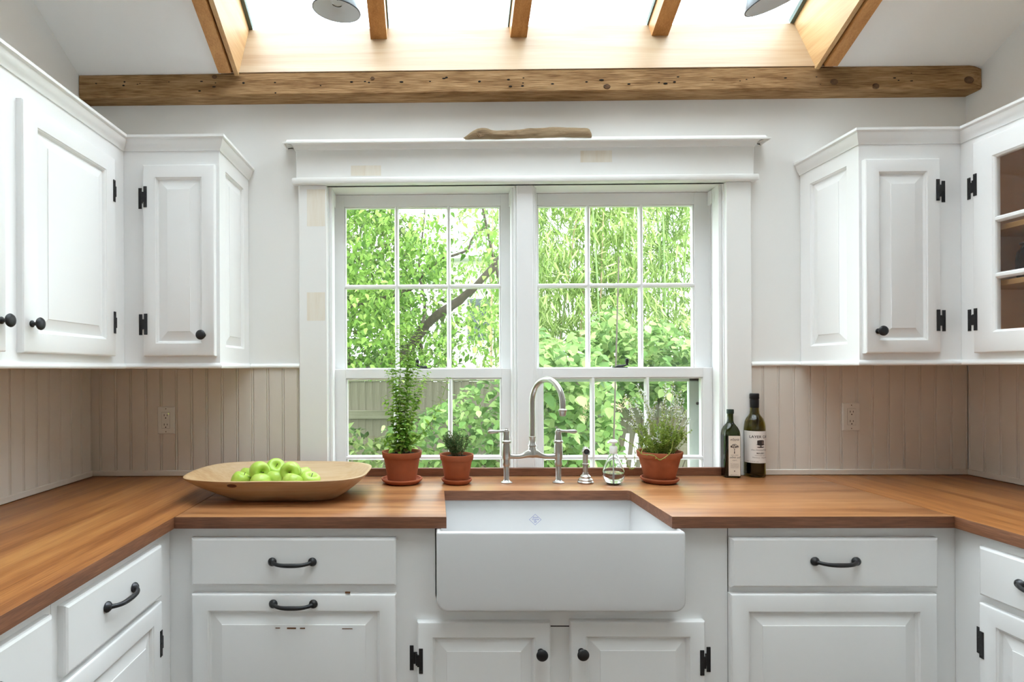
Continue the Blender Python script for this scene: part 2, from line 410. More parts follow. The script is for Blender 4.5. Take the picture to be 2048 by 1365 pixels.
for bx in BARX: gstrip(bx - BW - .006, bx + BW + .006)
gk.build('glazing_gasket', M['gasket'], w1, smooth=0)
# sill strip where the glass lands on the apron
edges = [SKL - .02] + BARX + [SKR + .02]
for bx in BARX:
    along(bx - BW, bx + BW, BEAM_Y + .128 - .02, SK_TOP, GL - .075, .074).build('glazing_bar', M['fir'], w1, smooth=0)
for a, b in zip(edges, edges[1:]):
    p0 = BEAM_Y + .16
    mb = slab(MB(), a + .002, b - .002, BEAM_Y + .0, SK_TOP, GL + .023, .005)
    mb.build('glass_pane', M['skyglass'], w1, smooth=0)

# ------------------------------------------------------------------ reclaimed beam
bl = onY(156, 180, BEAM_Y).x
bl = XL + .003; br = onY(1967, 160, BEAM_Y).x
br = min(br, XR - .004)
def beam_mesh():
    bm = bmesh.new(); nx = 150
    y0, y1, z0, z1 = BEAM_Y, D - .001, BEAM_B, BEAM_T
    sec = [(y0 + .006, z0), (y0, z0 + .007)] + [(y0, z0 + .007 + (z1 - z0 - .014) * k / 6) for k in range(1, 6)] + [(y0, z1 - .007), (y0 + .006, z1), (y1, z1), (y1, z0)]
    sec = sec + [(y1 - .02, z0), (y1 - .045, z0)]
    rows = []
    for i in range(nx + 1):
        x = bl + (br - bl) * i / nx; row = []
        cut = 0.0
        endc = max(0, (x - (br - .035)) / .035)
        for (y, z) in sec:
            yy, zz = y, z
            if y < y1 - .001:
                w = mnoise.noise((x * 5, y * 20, z * 20)) * .0018 + mnoise.noise((x * 22, y * 60, z * 60 + 4)) * .0011
                zz += mnoise.noise((x * 1.3, 0, 3)) * .003 + (w if z > z1 - .02 or z < z0 + .02 else 0)
                yy += w
            if endc > 0 and z > z0 + .05: zz -= endc * .010 * (z - z0) / (z1 - z0)
            if endc > 0 and y < y0 + .01: yy += endc * .006
            row.append(bm.verts.new((x, yy, zz)))
        rows.append(row)
    k = len(sec)
    for A, B in zip(rows, rows[1:]):
        for a in range(k): bm.faces.new((A[a], A[(a + 1) % k], B[(a + 1) % k], B[a]))
    bm.faces.new(rows[0]); bm.faces.new(rows[-1][::-1])
    return MB().bm(bm)
beam = thing('ceiling_beam', 'rough reclaimed oak beam with nail holes along the top of the back wall', 'beam', ((bl + br) / 2, (BEAM_Y + D) / 2, BEAM_B))
beam_mesh().build('timber', M['beam'], beam, smooth=25)
# nail holes and short checks in the beam face
hole_px = [(192,166),(249,163),(247,170),(275,168),(280,166),(338,163),(403,162),(431,165),(428,173),(399,181),(487,165),(550,164),(552,160),(572,170),(585,166),(577,174),(551,185),(641,170),(703,163),(730,162),(738,164),(803,163),(860,162),(888,156),(893,154),(959,162),(1017,158),(1047,155),(1046,165),(1021,172),(1045,171),(1105,167),(1173,163),(1203,159),(1258,167),(1318,164),(1331,166),(1349,163),(1356,153),(1425,159),(1480,161),(1493,158),(1508,154),(1571,155),(1633,153),(1640,168),(1789,155),(1797,160),(1823,161),(1822,146)]
hm = None
for (hx, hy) in hole_px:
    p = onY(hx, hy + 1, BEAM_Y); r = rng.uniform(.5, 1.25)
    if hm is None:
        mb = MB(); mb.lathe([(0, -.0018), (.005, -.0012), (.006, .003)], (0, 0, 0), 8, 'Y', sx=1.0, sy=.62)
        hm = mb.build('nail_hole', M['dark'], beam, local=True)
        o = hm
    else: o = like(hm, beam)
    o.location = p - wloc(beam) + Vector((0, .0005, 0)); o.scale = (r * rng.uniform(.8, 1.7), 1, r)
knot = plain('dark_knot', srgb(92, 66, 42), rough=.9, var=.35, vscale=120)
for (kx, ky, s) in [(429, 154, 1.3), (745, 157, 1.1), (1214, 173, 1.6), (1668, 164, 2.0), (1938, 160, 2.2), (1752, 172, 1.6)]:
    p = onY(kx, ky, BEAM_Y)
    o = MB().lathe([(.0, -.0026), (.0025, -.0024), (.0032, -.0016), (.006, -.0022), (.0066, -.0012), (.0085, .002)], (0, 0, 0), 14, 'Y', sx=1.15, sy=.9).build('knot', knot, beam, local=True)
    o.location = p - wloc(beam); o.scale = (s, 1, s)

# ------------------------------------------------------------------ beadboard wainscot
CAB_Z = EYE + .0072                               # underside line of the wall cabinets
BZ0, BZ1 = COUNTER + .022, CAB_Z + .002
def bead_profile(w, t=.009):
    # flat, groove, bead, groove
    return [(0, 0), (0, t - .002), (.0015, t), (w - .0105, t), (w - .009, t - .0035), (w - .0075, t - .0005), (w - .0055, t + .0004), (w - .0035, t - .0005), (w - .002, t - .0035), (w - .0006, t - .002), (w - .0006, 0)]
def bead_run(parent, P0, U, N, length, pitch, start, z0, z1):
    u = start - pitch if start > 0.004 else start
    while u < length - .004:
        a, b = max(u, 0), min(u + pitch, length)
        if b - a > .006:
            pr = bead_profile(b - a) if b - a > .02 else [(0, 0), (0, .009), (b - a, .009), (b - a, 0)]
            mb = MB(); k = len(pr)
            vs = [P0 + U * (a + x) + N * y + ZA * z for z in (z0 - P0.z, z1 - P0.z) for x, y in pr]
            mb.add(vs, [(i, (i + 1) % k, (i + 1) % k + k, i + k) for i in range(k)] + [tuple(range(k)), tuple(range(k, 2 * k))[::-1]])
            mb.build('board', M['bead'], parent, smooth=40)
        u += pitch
CASL, CASR = onY(598, 600, D - .02).x, onY(1503.5, 600, D - .02).x    # outer faces of the window casings
PITCH = .0643
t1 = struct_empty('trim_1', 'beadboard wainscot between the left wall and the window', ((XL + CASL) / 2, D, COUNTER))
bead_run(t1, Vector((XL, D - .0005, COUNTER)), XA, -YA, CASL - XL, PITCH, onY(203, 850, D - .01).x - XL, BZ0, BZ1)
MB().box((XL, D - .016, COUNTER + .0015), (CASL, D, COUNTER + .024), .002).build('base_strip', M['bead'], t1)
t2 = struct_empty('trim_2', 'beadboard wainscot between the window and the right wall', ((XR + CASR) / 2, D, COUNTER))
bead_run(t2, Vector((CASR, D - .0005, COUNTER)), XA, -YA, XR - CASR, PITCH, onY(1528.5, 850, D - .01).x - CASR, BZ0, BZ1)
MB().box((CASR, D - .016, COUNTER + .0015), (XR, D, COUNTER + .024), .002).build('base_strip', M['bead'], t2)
SIDE_END = 0.25
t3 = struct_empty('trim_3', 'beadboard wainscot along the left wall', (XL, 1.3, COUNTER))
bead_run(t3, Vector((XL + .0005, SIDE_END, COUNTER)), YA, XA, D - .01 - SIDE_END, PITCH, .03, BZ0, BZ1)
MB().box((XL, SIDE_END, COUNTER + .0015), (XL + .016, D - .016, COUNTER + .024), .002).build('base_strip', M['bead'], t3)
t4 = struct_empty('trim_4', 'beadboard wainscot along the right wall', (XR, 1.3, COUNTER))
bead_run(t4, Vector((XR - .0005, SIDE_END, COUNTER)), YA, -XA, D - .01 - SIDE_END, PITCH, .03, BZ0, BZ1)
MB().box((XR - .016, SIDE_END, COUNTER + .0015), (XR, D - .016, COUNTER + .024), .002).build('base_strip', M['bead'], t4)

# ------------------------------------------------------------------ sink window: casing
w2 = struct_empty('window_2', 'white double-hung window pair over the sink', (WCX, D, COUNTER))
def bx(name, lo, hi, mat='trim', bev=.0025, par=None): return MB().box(lo, hi, bev, 2 if bev > .003 else 1).build(name, M[mat], par or w2)
HZ0 = onY(1050, 367, D - .02).z                   # underside of the head
bx('side_casing', (CASL, D - .02, COUNTER + .001), (WXL + .002, D, HZ0))
bx('side_casing', (WXR - .002, D - .02, COUNTER + .001), (CASR, D, HZ0))
patch_m = wood('bare_pine_patch', [(.3, srgb(228, 218, 200)), (.7, srgb(238, 234, 224))], 'Z', 10, 40, .6)
FZ0, FZ1 = onY(1050, 356, D - .022).z, onY(1050, 296, D - .022).z
fx0, fx1 = onY(592, 330, D - .022).x, onY(1508, 330, D - .022).x
lx0, lx1 = onY(583, 360, D - .04).x, onY(1519, 360, D - .04).x
bx('head_lip', (lx0, D - .042, HZ0), (lx1, D, FZ0 + .004), bev=.006)
bx('head_frieze', (fx0, D - .022, FZ0), (fx1, D, FZ1 + .03))
HC1 = onY(1050, 278, D - .07).z                   # top of the head crown
HCX0, HCX1 = onY(578, 283, D - .07).x, onY(1531, 273, D - .07).x
hc = [(0, FZ1 - .002), (.006, FZ1), (.010, FZ1 + .012), (.022, FZ1 + .024), (.030, FZ1 + .027), (.030, FZ1 + .031), (.040, HC1 - .008), (.045, HC1 - .006), (.045, HC1), (0, HC1)]
ex = (fx0 - HCX0)
k_ = .045
segs = sweep([(fx0 , D), (fx0, D - .022), (fx1, D - .022), (fx1, D)], [(o * (ex / k_ if False else 1), z) for o, z in hc])
mb = MB()
for s_ in segs: mb.add(s_.v, s_.f)
mb.add([(fx0, D - .022, HC1), (fx1, D - .022, HC1), (fx1, D, HC1), (fx0, D, HC1)], [(0, 1, 2, 3)])
mb.build('head_crown', M['trim'], w2, recalc=True)
for (x0, y0, x1, y1) in [(614, 379, 650, 453), (614, 585, 650, 642)]:
    a = onY(x0, y1, D - .0203); b = onY(x1, y0, D - .0203); MB().box((a.x, D - .0203, a.z), (b.x, D - .0195, b.z)).build('bare_patch', patch_m, w2, smooth=0)
for (x0, y0, x1, y1) in [(702, 331, 762, 352), (1161, 301, 1224, 325)]:
    a = onY(x0, y1, D - .0223); b = onY(x1, y0, D - .0223); MB().box((a.x, D - .0223, a.z), (b.x, D - .0215, b.z)).build('bare_patch', patch_m, w2, smooth=0)

# jamb box, stops and mullion
YU, YLO = 2.452, 2.415                            # room faces of the upper and lower sashes
MUL = .034
bx('head_jamb', (WXL, D, WZT - .001), (WXR, D + WT, WZT + .02), bev=0)
for s, xj in ((1, WXL), (-1, WXR)):
    def q(a, b): return (xj + s * a, xj + s * b) if s > 0 else (xj + s * b, xj + s * a)
    a, b = q(-.01, .006); bx('side_jamb', (a, D - .004, WZB), (b, D + WT, WZT), 'sash', 0)
    a, b = q(.006, .020); bx('inner_stop', (a, D + .006, WZB), (b, YLO - .002, WZT - .001), 'sash', .002)
    a, b = q(.006, .013); bx('parting_stop', (a, YLO + .040, WZB), (b, YU - .002, WZT - .001), 'sash', .001)
bx('mullion', (WCX - MUL, D - .004, COUNTER - .02), (WCX + MUL, D + WT, WZT), 'sash', .002)
for s in (-1, 1):
    def q(a, b): return (WCX + s * a, WCX + s * b) if s > 0 else (WCX + s * b, WCX + s * a)
    a, b = q(MUL, MUL + .010); bx('inner_stop', (a, D + .006, WZB), (b, D + .022, WZT - .001), 'sash', .002)
    a, b = q(MUL, MUL + .019); bx('inner_stop', (a, D + .022, WZB), (b, YLO - .002, WZT - .001), 'sash', .002)
# sashes
MEET_T = onY(850, 738, YLO).z; MEET_B = onY(850, 757, YLO).z
GT = onY(850, 414, YU + .01).z
def sash(unit, upper):
    if unit == 0: gx0, gx1 = onY(690, 600, YU + .01).x, onY(1001.5, 600, YU + .01).x; ox0, ox1 = WXL + .010, WCX - MUL - .006
    else: gx0, gx1 = onY(1074.5, 600, YU + .01).x, onY(1387, 600, YU + .01).x; ox0, ox1 = WCX + MUL + .006, WXR - .010
    if upper: yf, z1, z0 = YU, WZT - .002, MEET_T - .03; g0, g1 = MEET_T - .002, GT
    else: yf, z1, z0 = YLO, MEET_T, WZB + .001; g0, g1 = WZB + .028, MEET_B
    if not upper:
        gx0 = (onY(693, 800, YLO + .01).x if unit == 0 else onY(1084, 800, YLO + .01).x)
        gx1 = (onY(1003, 800, YLO + .01).x if unit == 0 else onY(1404, 800, YLO + .01).x)
        if unit == 1: gx1 = min(gx1, ox1 - .022)
        ox0 += .008; ox1 -= .008
    t = .033; y1 = yf + t
    sname = 'upper_sash' if upper else 'lower_sash'
    fr = MB()
    fr.box((ox0, yf, z0), (gx0, y1, z1), .0015).box((gx1, yf, z0), (ox1, y1, z1), .0015)
    fr.box((gx0 - .001, yf, g1), (gx1 + .001, y1, z1), .0015)
    fr.box((gx0 - .001, yf, z0), (gx1 + .001, y1, g0), .0015)
    S = fr.build(sname, M['sash'], w2)
    # moulded edge round the glass
    def mould(par, x0, x1, za, zb):
        k = .006
        for (lo, hi) in (((x0, yf + .004, za), (x0 + k, y1 - .006, zb)), ((x1 - k, yf + .004, za), (x1, y1 - .006, zb)), ((x0, yf + .004, zb - k), (x1, y1 - .006, zb)), ((x0, yf + .004, za), (x1, y1 - .006, za + k))):
            MB().box(lo, hi, .0018).build('glazing_bead', M['sash'], par)
    mould(S, gx0, gx1, g0, g1)
    mw = .0095
    if upper: mxs = [onY(p, 600, YU + .006).x for p in ((794, 898) if unit == 0 else (1176.5, 1282.5))]; mz = onY(850, 573.5, YU + .006).z
    else: mxs = [onY(p, 850, YLO + .006).x for p in ((792, 901) if unit == 0 else (1186, 1295))]; mz = onY(850, 916 if unit == 0 else 917, YLO + .006).z
    bar_prof = [(-mw, .010), (-mw * .55, .002), (-mw * .4, 0), (mw * .4, 0), (mw * .55, .002), (mw, .010), (mw, .022), (-mw, .022)]
    for x in mxs: MB().prism([(x + a, yf + b) for a, b in bar_prof], g0, g1, 'Z').build('muntin', M['sash'], S)
    MB().prism([(yf + b + .0005, mz + a) for a, b in bar_prof], gx0, gx1, 'X').build('muntin', M['sash'], S)
    xs = [gx0] + mxs + [gx1]
    zs = [g0, mz, g1]
    for a, b in zip(xs, xs[1:]):
        for c, d in zip(zs, zs[1:]):
            MB().box((a + .001, yf + .015, c + .001), (b - .001, yf + .018, d - .001)).build('pane', M['pane'], S, smooth=0)
    return S
SU0 = sash(0, True); SL0 = sash(0, False); SU1 = sash(1, True); SL1 = sash(1, False)
# track gaps and plastic stops at the top of the tracks
for (xa, xb) in ((WXL + .006, WXL + .0105), (WCX - MUL - .0065, WCX - MUL - .0005), (WXR - .0105, WXR - .006)):
    MB().box((xa, YU + .004, WZB), (xb, YU + .03, WZT - .05)).build('sash_track', M['dark'], w2, smooth=0)
for xa in (WXL + .013, WCX - MUL - .012, WXR - .013):
    MB().box((xa - .007, YLO + .002, WZT - .062), (xa + .007, YU - .001, WZT - .002), .002).build('sash_stop_block', M['sash'], w2)
# sash locks on the meeting rails
def sash_lock(px, py, flip, S):
    c = onY(px, py, YLO + .018); c.z = MEET_T
    L = MB().box((c.x - .030, c.y - .012, c.z), (c.x + .030, c.y + .012, c.z + .004), .001)
    L.box((c.x - .020, c.y - .010, c.z + .004), (c.x + .014, c.y + .010, c.z + .009), .002)
    L.tube([(c.x - flip * .012, c.y, c.z + .009), (c.x + flip * .02, c.y - .004, c.z + .011), (c.x + flip * .028, c.y - .006, c.z + .014)], [.004, .0035, .003], 8)
    lx = c.x + flip * .028
    L.lathe([(0, .010), (.005, .012), (.005, .020), (.007, .026), (.0085, .033), (.006, .040), (0, .042)], (lx, c.y - .006, c.z), 12)
    return L.build('sash_lock', M['iron'], S)
sash_lock(848, 734, -1, SL0); sash_lock(1240, 733, 1, SL1)
# storm-screen frame outside the right-hand lower sash
sc = MB(); YS = 2.495
sx0, sx1 = onY(1378, 800, YS).x, WXR - .004
sc.box((sx0, YS, WZB), (sx1, YS + .02, MEET_T - .02), .002)
sc.box((WCX + MUL, YS, MEET_B - .02), (sx1, YS + .02, MEET_T - .0), .002)
S_ = sc.build('storm_frame', plain('pale_green_storm_frame', srgb(206, 212, 204), rough=.6), w2)
kp = onY(1393, 807, YS)
MB().lathe([(0, -.016), (.006, -.015), (.007, -.010), (.003, -.007), (.003, 0)], (kp.x, YS, kp.z), 12, 'Y').build('storm_knob', M['iron'], S_)
# timber upstand across the window
up = MB().box((WXL + .003, D - .024, COUNTER + .0008), (WXR - .003, D - .0055, onY(1100, 936.5, D - .02).z), .0015)
tag(up.build('window_stool', M['edge_x']), 'narrow brown timber upstand along the foot of the sink window', 'window stool')

# ================================================================== cabinetry
CT = .035                                         # worktop thickness
CD = .661                                         # worktop depth
CFY = D - CD; CLX = XL + CD; CRX = XR - CD        # worktop front edges
BFY, BLX, BRX = CFY + .028, CLX - .028, CRX + .028  # base cabinet face planes
BTOP = COUNTER - CT
UD = .3223; UFY, ULX, URX = D - UD, XL + UD, XR - UD  # wall cabinet face planes
UB, UT = CAB_Z + .018, EYE + .8498 - .048
XSL, XSR = -.7768, 1.5254                         # free ends of the wall cabinets on the back wall

F_BACK = lambda x, y, z: frame((x, y, z), XA, ZA, -YA)
F_LEFT = lambda x, y, z: frame((x, y, z), YA, ZA, XA)     # left run, faces +X; u runs towards the back wall
F_RIGHT = lambda x, y, z: frame((x, y, z), YA, ZA, -XA)   # right run, faces -X

DT = .02
def frame_prof(fw, t=DT):
    return [(0, 0), (0, t - .005), (.0025, t - .0015), (.006, t), (fw, t), (fw + .0012, t - .002), (fw + .0035, t - .0035), (fw + .0045, t - .0035), (fw + .0075, t - .0075), (fw + .0085, t - .0105)]
def panel_prof(t=DT):
    return [(0, t - .0105), (.002, t - .0105), (.034, t - .0025), (.0345, t - .0008), (.036, t - .0005)]
def hinge_mb(flip=1, g=0.0):
    """H hinge in local (u, v, n): leaf on the face frame at u<0, leaf on the door at u>0"""
    h = MB()
    h.box((-.0240 - g, -.038, .0), (-.0120 - g, .038, .0024), .0006)
    h.box((.0045, -.038, DT), (.0168, .038, DT + .0024), .0006)
    h.box((-.0125 - g, -.018, .0), (-.0010, .018, .0035), .0005)
    h.box((-.0010, -.018, DT - .006), (.0055, .018, DT + .0022), .0005)
    h.tube([(-.0012, -.018, .010), (-.0012, .018, .010)], .0048, 10)
    for v in (-.03, 0, .03):
        h.lathe([(0, .0038), (.0022, .0034), (.0026, .0020)], (-.0180 - g, v, 0), 8)
        h.lathe([(0, DT + .0038), (.0022, DT + .0034), (.0026, DT + .0020)], (.0108, v, 0), 8)
    if flip < 0: h.v = [Vector((-p.x, p.y, p.z)) for p in h.v]
    return h
def knob_mb():
    return MB().lathe([(.0095, 0), (.0095, .002), (.006, .004), (.0048, .008), (.005, .014), (.010, .019), (.0165, .0215), (.0178, .0245), (.016, .0275), (.011, .0300), (.005, .0312), (0, .0315)], (0, 0, 0), 24)
def pull_mb(L=.122):
    h = MB(); a = L / 2
    for s in (-1, 1):
        h.lathe([(.0125, 0), (.0135, .003), (.012, .007), (.008, .011), (.005, .013), (0, .0135)], (s * a, .006, 0), 18, sx=1.0, sy=1.0)
    pts = []; rad = []
    for i in range(21):
        t = i / 20; u = -a + L * t; e = abs(2 * t - 1)
        pts.append((u, .006 - .004 * (1 - e ** 2.4), .006 + .020 * (1 - e ** 4))); rad.append(.0044 + .0022 * (1 - e ** 1.6) + .002 * e ** 6)
    h.tube(pts, rad, 12); return h

def door(cab, Fm, w, h, fw, hinge_side=0, knob=None, hinge_v=(.1, .9), pull=None, name='door', solid=False, hg=0.0):
    """door or drawer front: frame at matrix Fm (origin = lower corner on the face plane)"""
    if solid:
        d = rings(MB(), w, h, [(0, 0), (0, DT - .007), (.002, DT - .003), (.007, DT)]).xform(Fm).build(name, M['paint'], cab, smooth=25)
    else:
        d = rings(MB(), w, h, frame_prof(fw), cap=False).xform(Fm).build(name, M['paint'], cab, smooth=25)
        g = fw + .0085; T = Fm @ Matrix.Translation((g, g, 0))
        rings(MB(), w - 2 * g, h - 2 * g, panel_prof()).xform(T).build('raised_panel', M['paint'], d, smooth=12)
    if hinge_side:
        for vv in hinge_v:
            u = 0 if hinge_side < 0 else w
            hinge_mb(1 if hinge_side < 0 else -1, hg).xform(Fm @ Matrix.Translation((u, vv, 0))).build('hinge', M['iron'], d)
    if knob: knob_mb().xform(Fm @ Matrix.Translation((knob[0], knob[1], DT))).build('knob', M['iron'], d)
    if pull: pull_mb().xform(Fm @ Matrix.Translation((pull[0], pull[1], DT))).build('pull_handle', M[pull[2]], d)
    return d

# ------------------------------------------------------------------ base cabinets on the back run
seamL, seamR = onY(812, 1200, BFY).x, onY(1455, 1200, BFY).x
PFY = BFY - DT
def span(px0, px1, py0, py1, Y=PFY):
    """front panel from pixel edges on the door face: x, z, w, h"""
    a = onY(px0, py1, Y); b = onY(px1, py0, Y); return a.x, a.z, b.x - a.x, b.z - a.z
def body_back(cab, x0, x1):
    MB().box((x0, BFY, .10), (x1, D - .004, BTOP - .0005)).build('body', M['paint'], cab, smooth=0)
    MB().box((x0, BFY + .06, 0), (x1, D - .004, .10)).build('toe_kick', M['paint'], cab, smooth=0)
ZBOT = .125
c1 = thing('base_cabinet', 'white base cabinet left of the sink, one drawer over a pull-out panel', 'cabinet', ((BLX + seamL) / 2, (BFY + D) / 2, 0))
body_back(c1, BLX, seamL)
x, z, w, h = span(382, 792, 1077, 1173); pc = onY(585, 1128, PFY)
door(c1, F_BACK(x, BFY, z), w, h, 0, pull=(pc.x - x, pc.z - z, 'iron'), name='drawer', solid=True)
x, z1, w, h1 = span(383, 792, 1190, 1365); top = z1 + h1; pc = onY(587, 1212, PFY)
door(c1, F_BACK(x, BFY, ZBOT), w, top - ZBOT, .050, pull=(pc.x - x, pc.z - ZBOT, 'iron'), name='pull_out_front')
PO = c1.children[-1]
chip = plain('bare_brown_chip', srgb(112, 72, 44), rough=.8)
for (ca, cb, cy_, hh) in ((551, 560, 1257, .0012), (574, 592, 1257.5, .0022), (600, 610, 1257.5, .0018), (684, 705, 1258.5, .001), (690, 700, 1186.5, .0016)):
    a = onY(ca, cy_, PFY); b = onY(cb, cy_, PFY)
    MB().box((a.x, PFY - .0004, a.z - hh), (b.x, PFY + .006, a.z + hh)).build('paint_chip', chip, PO, smooth=0)

c3 = thing('base_cabinet', 'white base cabinet right of the sink, drawer with black pull above a panel', 'cabinet', ((BRX + seamR) / 2, (BFY + D) / 2, 0))
body_back(c3, seamR + .002, BRX)
x, z, w, h = span(1463, 1878, 1077, 1177); pc = onY(1670, 1127, PFY)
door(c3, F_BACK(x, BFY, z), w, h, 0, pull=(pc.x - x, pc.z - z, 'iron'), name='drawer', solid=True)
x, z1, w, h1 = span(1463, 1876, 1190, 1365); top = z1 + h1
door(c3, F_BACK(x, BFY, ZBOT), w, top - ZBOT, .052, name='lower_front')
g = MB()
ga = onY(1456, 1076, BFY); gb = onY(1866, 1060, BFY)
g.box((ga.x + .001, BFY - .001, BTOP - .006), (gb.x, BFY + .002, BTOP - .001)); g.box((seamR + .0002, BFY - .0008, .1), (seamR + .0018, BFY + .003, BTOP - .001))
g.build('shadow_gap', M['dark'], c3, smooth=0)

# sink base: face plate with a rounded cut-out
SX0, SX1 = onY(873, 1140, 1.655).x, onY(1372.5, 1140, 1.655).x
SFY = 1.655; SZT = BTOP - .001; SZB = onY(1120, 1226, SFY).z
c2 = thing('sink_cabinet', 'white two-door cabinet under the white apron sink', 'cabinet', ((seamL + seamR) / 2, (BFY + D) / 2, 0))
gp = .0035; rr = .034
hole = []
def arc(cx, cz, r, a0, a1, n=8): return [(cx + r * math.cos(a0 + (a1 - a0) * i / n), cz + r * math.sin(a0 + (a1 - a0) * i / n)) for i in range(n + 1)]
hx0, hx1, hz0 = SX0 - gp, SX1 + gp, SZB - gp
out = [(seamL, .10), (seamR, .10), (seamR, BTOP), (hx1, BTOP)] + arc(hx1 - rr, hz0 + rr, rr, 0, -PI / 2) + arc(hx0 + rr, hz0 + rr, rr, -PI / 2, -PI) + [(hx0, BTOP), (seamL, BTOP)]
MB().prism(out, BFY, BFY + .02, 'Y').build('face_plate', M['paint'], c2, smooth=0)
bd = MB(); bd.box((seamL, BFY + .02, .1), (seamL + .004, D - .004, BTOP)).box((seamR - .004, BFY + .02, .1), (seamR, D - .004, BTOP))
bd.box((seamL, D - .012, .1), (seamR, D - .004, BTOP)).box((seamL, BFY + .02, .1), (seamR, D - .012, .118))
bd.build('body', M['paint'], c2, smooth=0)
MB().box((seamL, BFY + .06, 0), (seamR, D - .004, .10)).build('toe_kick', M['paint'], c2, smooth=0)
for (p0, p1, pt, kx, ky, hs, hy) in ((835, 1101, 1246, 1084, 1311, -1, 1323), (1142, 1411, 1244, 1166, 1310, 1, 1325)):
    x, z1, w, h1 = span(p0, p1, pt, 1365); top = z1 + h1; kp = onY(kx, ky, PFY - .02); hz = onY(850, hy, PFY).z
    door(c2, F_BACK(x, BFY, ZBOT), w, top - ZBOT, .046, hs, (kp.x - x, kp.z - ZBOT), (hz - ZBOT, .06))
a = onY(1101, 1253, BFY); b = onY(1142, 1252, BFY)
MB().box((a.x, BFY - .0006, a.z - .0015), (b.x, BFY + .002, a.z + .0015)).build('shadow_gap', M['dark'], c2, smooth=0)

# ------------------------------------------------------------------ left and right base runs
RUN_END = -.30
fxL = BLX + DT
yA0, yA1 = onX(133, 1280, fxL).y, onX(325, 1140, fxL).y          # drawer beside the corner
yB1 = onX(108, 1300, fxL).y; yB0 = yB1 - (yA1 - yA0)
seam = (yA0 + yB1) / 2
dz1 = onX(325, 1089, fxL).z; dz0 = onX(325, 1194, fxL).z; oz1 = onX(325, 1203, fxL).z
c4 = thing('base_cabinet', 'white base cabinet in the left corner, drawer with pewter pull over a hinged door', 'cabinet', ((XL + BLX) / 2, (seam + BFY) / 2, 0))
MB().box((XL + .003, seam, .10), (BLX, BFY - .0005, BTOP - .0005)).build('body', M['paint'], c4, smooth=0)
MB().box((XL + .003, seam, 0), (BLX - .06, BFY - .0005, .10)).build('toe_kick', M['paint'], c4, smooth=0)
pc = onX(249, 1199, fxL + .01)
door(c4, F_LEFT(BLX, yA0, dz0), yA1 - yA0, dz1 - dz0, 0, pull=(pc.y - yA0, pc.z - dz0, 'steel_iron'), name='drawer', solid=True)
hz = onX(324, 1286, fxL).z
door(c4, F_LEFT(BLX, yA0, ZBOT), yA1 - yA0, oz1 - ZBOT, .05, 1, None, (hz - ZBOT, .06))
c5 = thing('base_cabinet', 'white base cabinet at the lower left edge, drawer front cut off by the photo', 'cabinet', ((XL + BLX) / 2, (seam + yB0) / 2, 0))
MB().box((XL + .003, RUN_END, .10), (BLX, seam - .001, BTOP - .0005)).build('body', M['paint'], c5, smooth=0)
MB().box((XL + .003, RUN_END, 0), (BLX - .06, seam - .001, .10)).build('toe_kick', M['paint'], c5, smooth=0)
door(c5, F_LEFT(BLX, yB0, dz0), yB1 - yB0, dz1 - dz0, 0, pull=((yB1 - yB0) / 2, (dz1 - dz0) / 2, 'steel_iron'), name='drawer', solid=True)
door(c5, F_LEFT(BLX, yB0, ZBOT), yB1 - yB0, oz1 - ZBOT, .05, -1, (yB1 - yB0 - .035, oz1 - ZBOT - .07), (.06, oz1 - ZBOT - .08))

fxR = BRX - DT
yR1 = onX(1956, 1150, fxR).y; yR0 = yR1 - .40
rz1 = onX(1956, 1092, fxR).z; rz0 = onX(1956, 1190, fxR).z; roz = onX(1957, 1205, fxR).z
c6 = thing('base_cabinet', 'white base cabinet in the right corner with drawer and black H-hinged door', 'cabinet', ((XR + BRX) / 2, (yR0 + BFY) / 2, 0))
MB().box((BRX, yR0 - .02, .10), (XR - .003, BFY - .0005, BTOP - .0005)).build('body', M['paint'], c6, smooth=0)
MB().box((BRX + .06, yR0 - .02, 0), (XR - .003, BFY - .0005, .10)).build('toe_kick', M['paint'], c6, smooth=0)
pe = onX(2042, 1174, fxR)
FR = lambda y, z: frame((BRX, y, z), -YA, ZA, -XA)        # u runs towards the camera
door(c6, FR(yR1, rz0), .40, rz1 - rz0, 0, pull=(yR1 - pe.y + .061, pe.z - rz0, 'steel_iron'), name='drawer', solid=True)
hz = onX(1958, 1288, fxR).z
door(c6, FR(yR1, ZBOT), .40, roz - ZBOT, .05, -1, None, (hz - ZBOT, .06))
c7 = thing('base_cabinet', 'white base cabinet of the right run, nearest the camera', 'cabinet', ((XR + BRX) / 2, (yR0 + RUN_END) / 2, 0))
MB().box((BRX, RUN_END, .10), (XR - .003, yR0 - .021, BTOP - .0005)).build('body', M['paint'], c7, smooth=0)
MB().box((BRX + .06, RUN_END, 0), (XR - .003, yR0 - .021, .10)).build('toe_kick', M['paint'], c7, smooth=0)
door(c7, FR(yR0 - .05, rz0), .40, rz1 - rz0, 0, pull=(.2, (rz1 - rz0) / 2, 'steel_iron'), name='drawer', solid=True)
door(c7, FR(yR0 - .05, ZBOT), .40, roz - ZBOT, .05, 1, (.04, roz - ZBOT - .06), (.06, roz - ZBOT - .08))

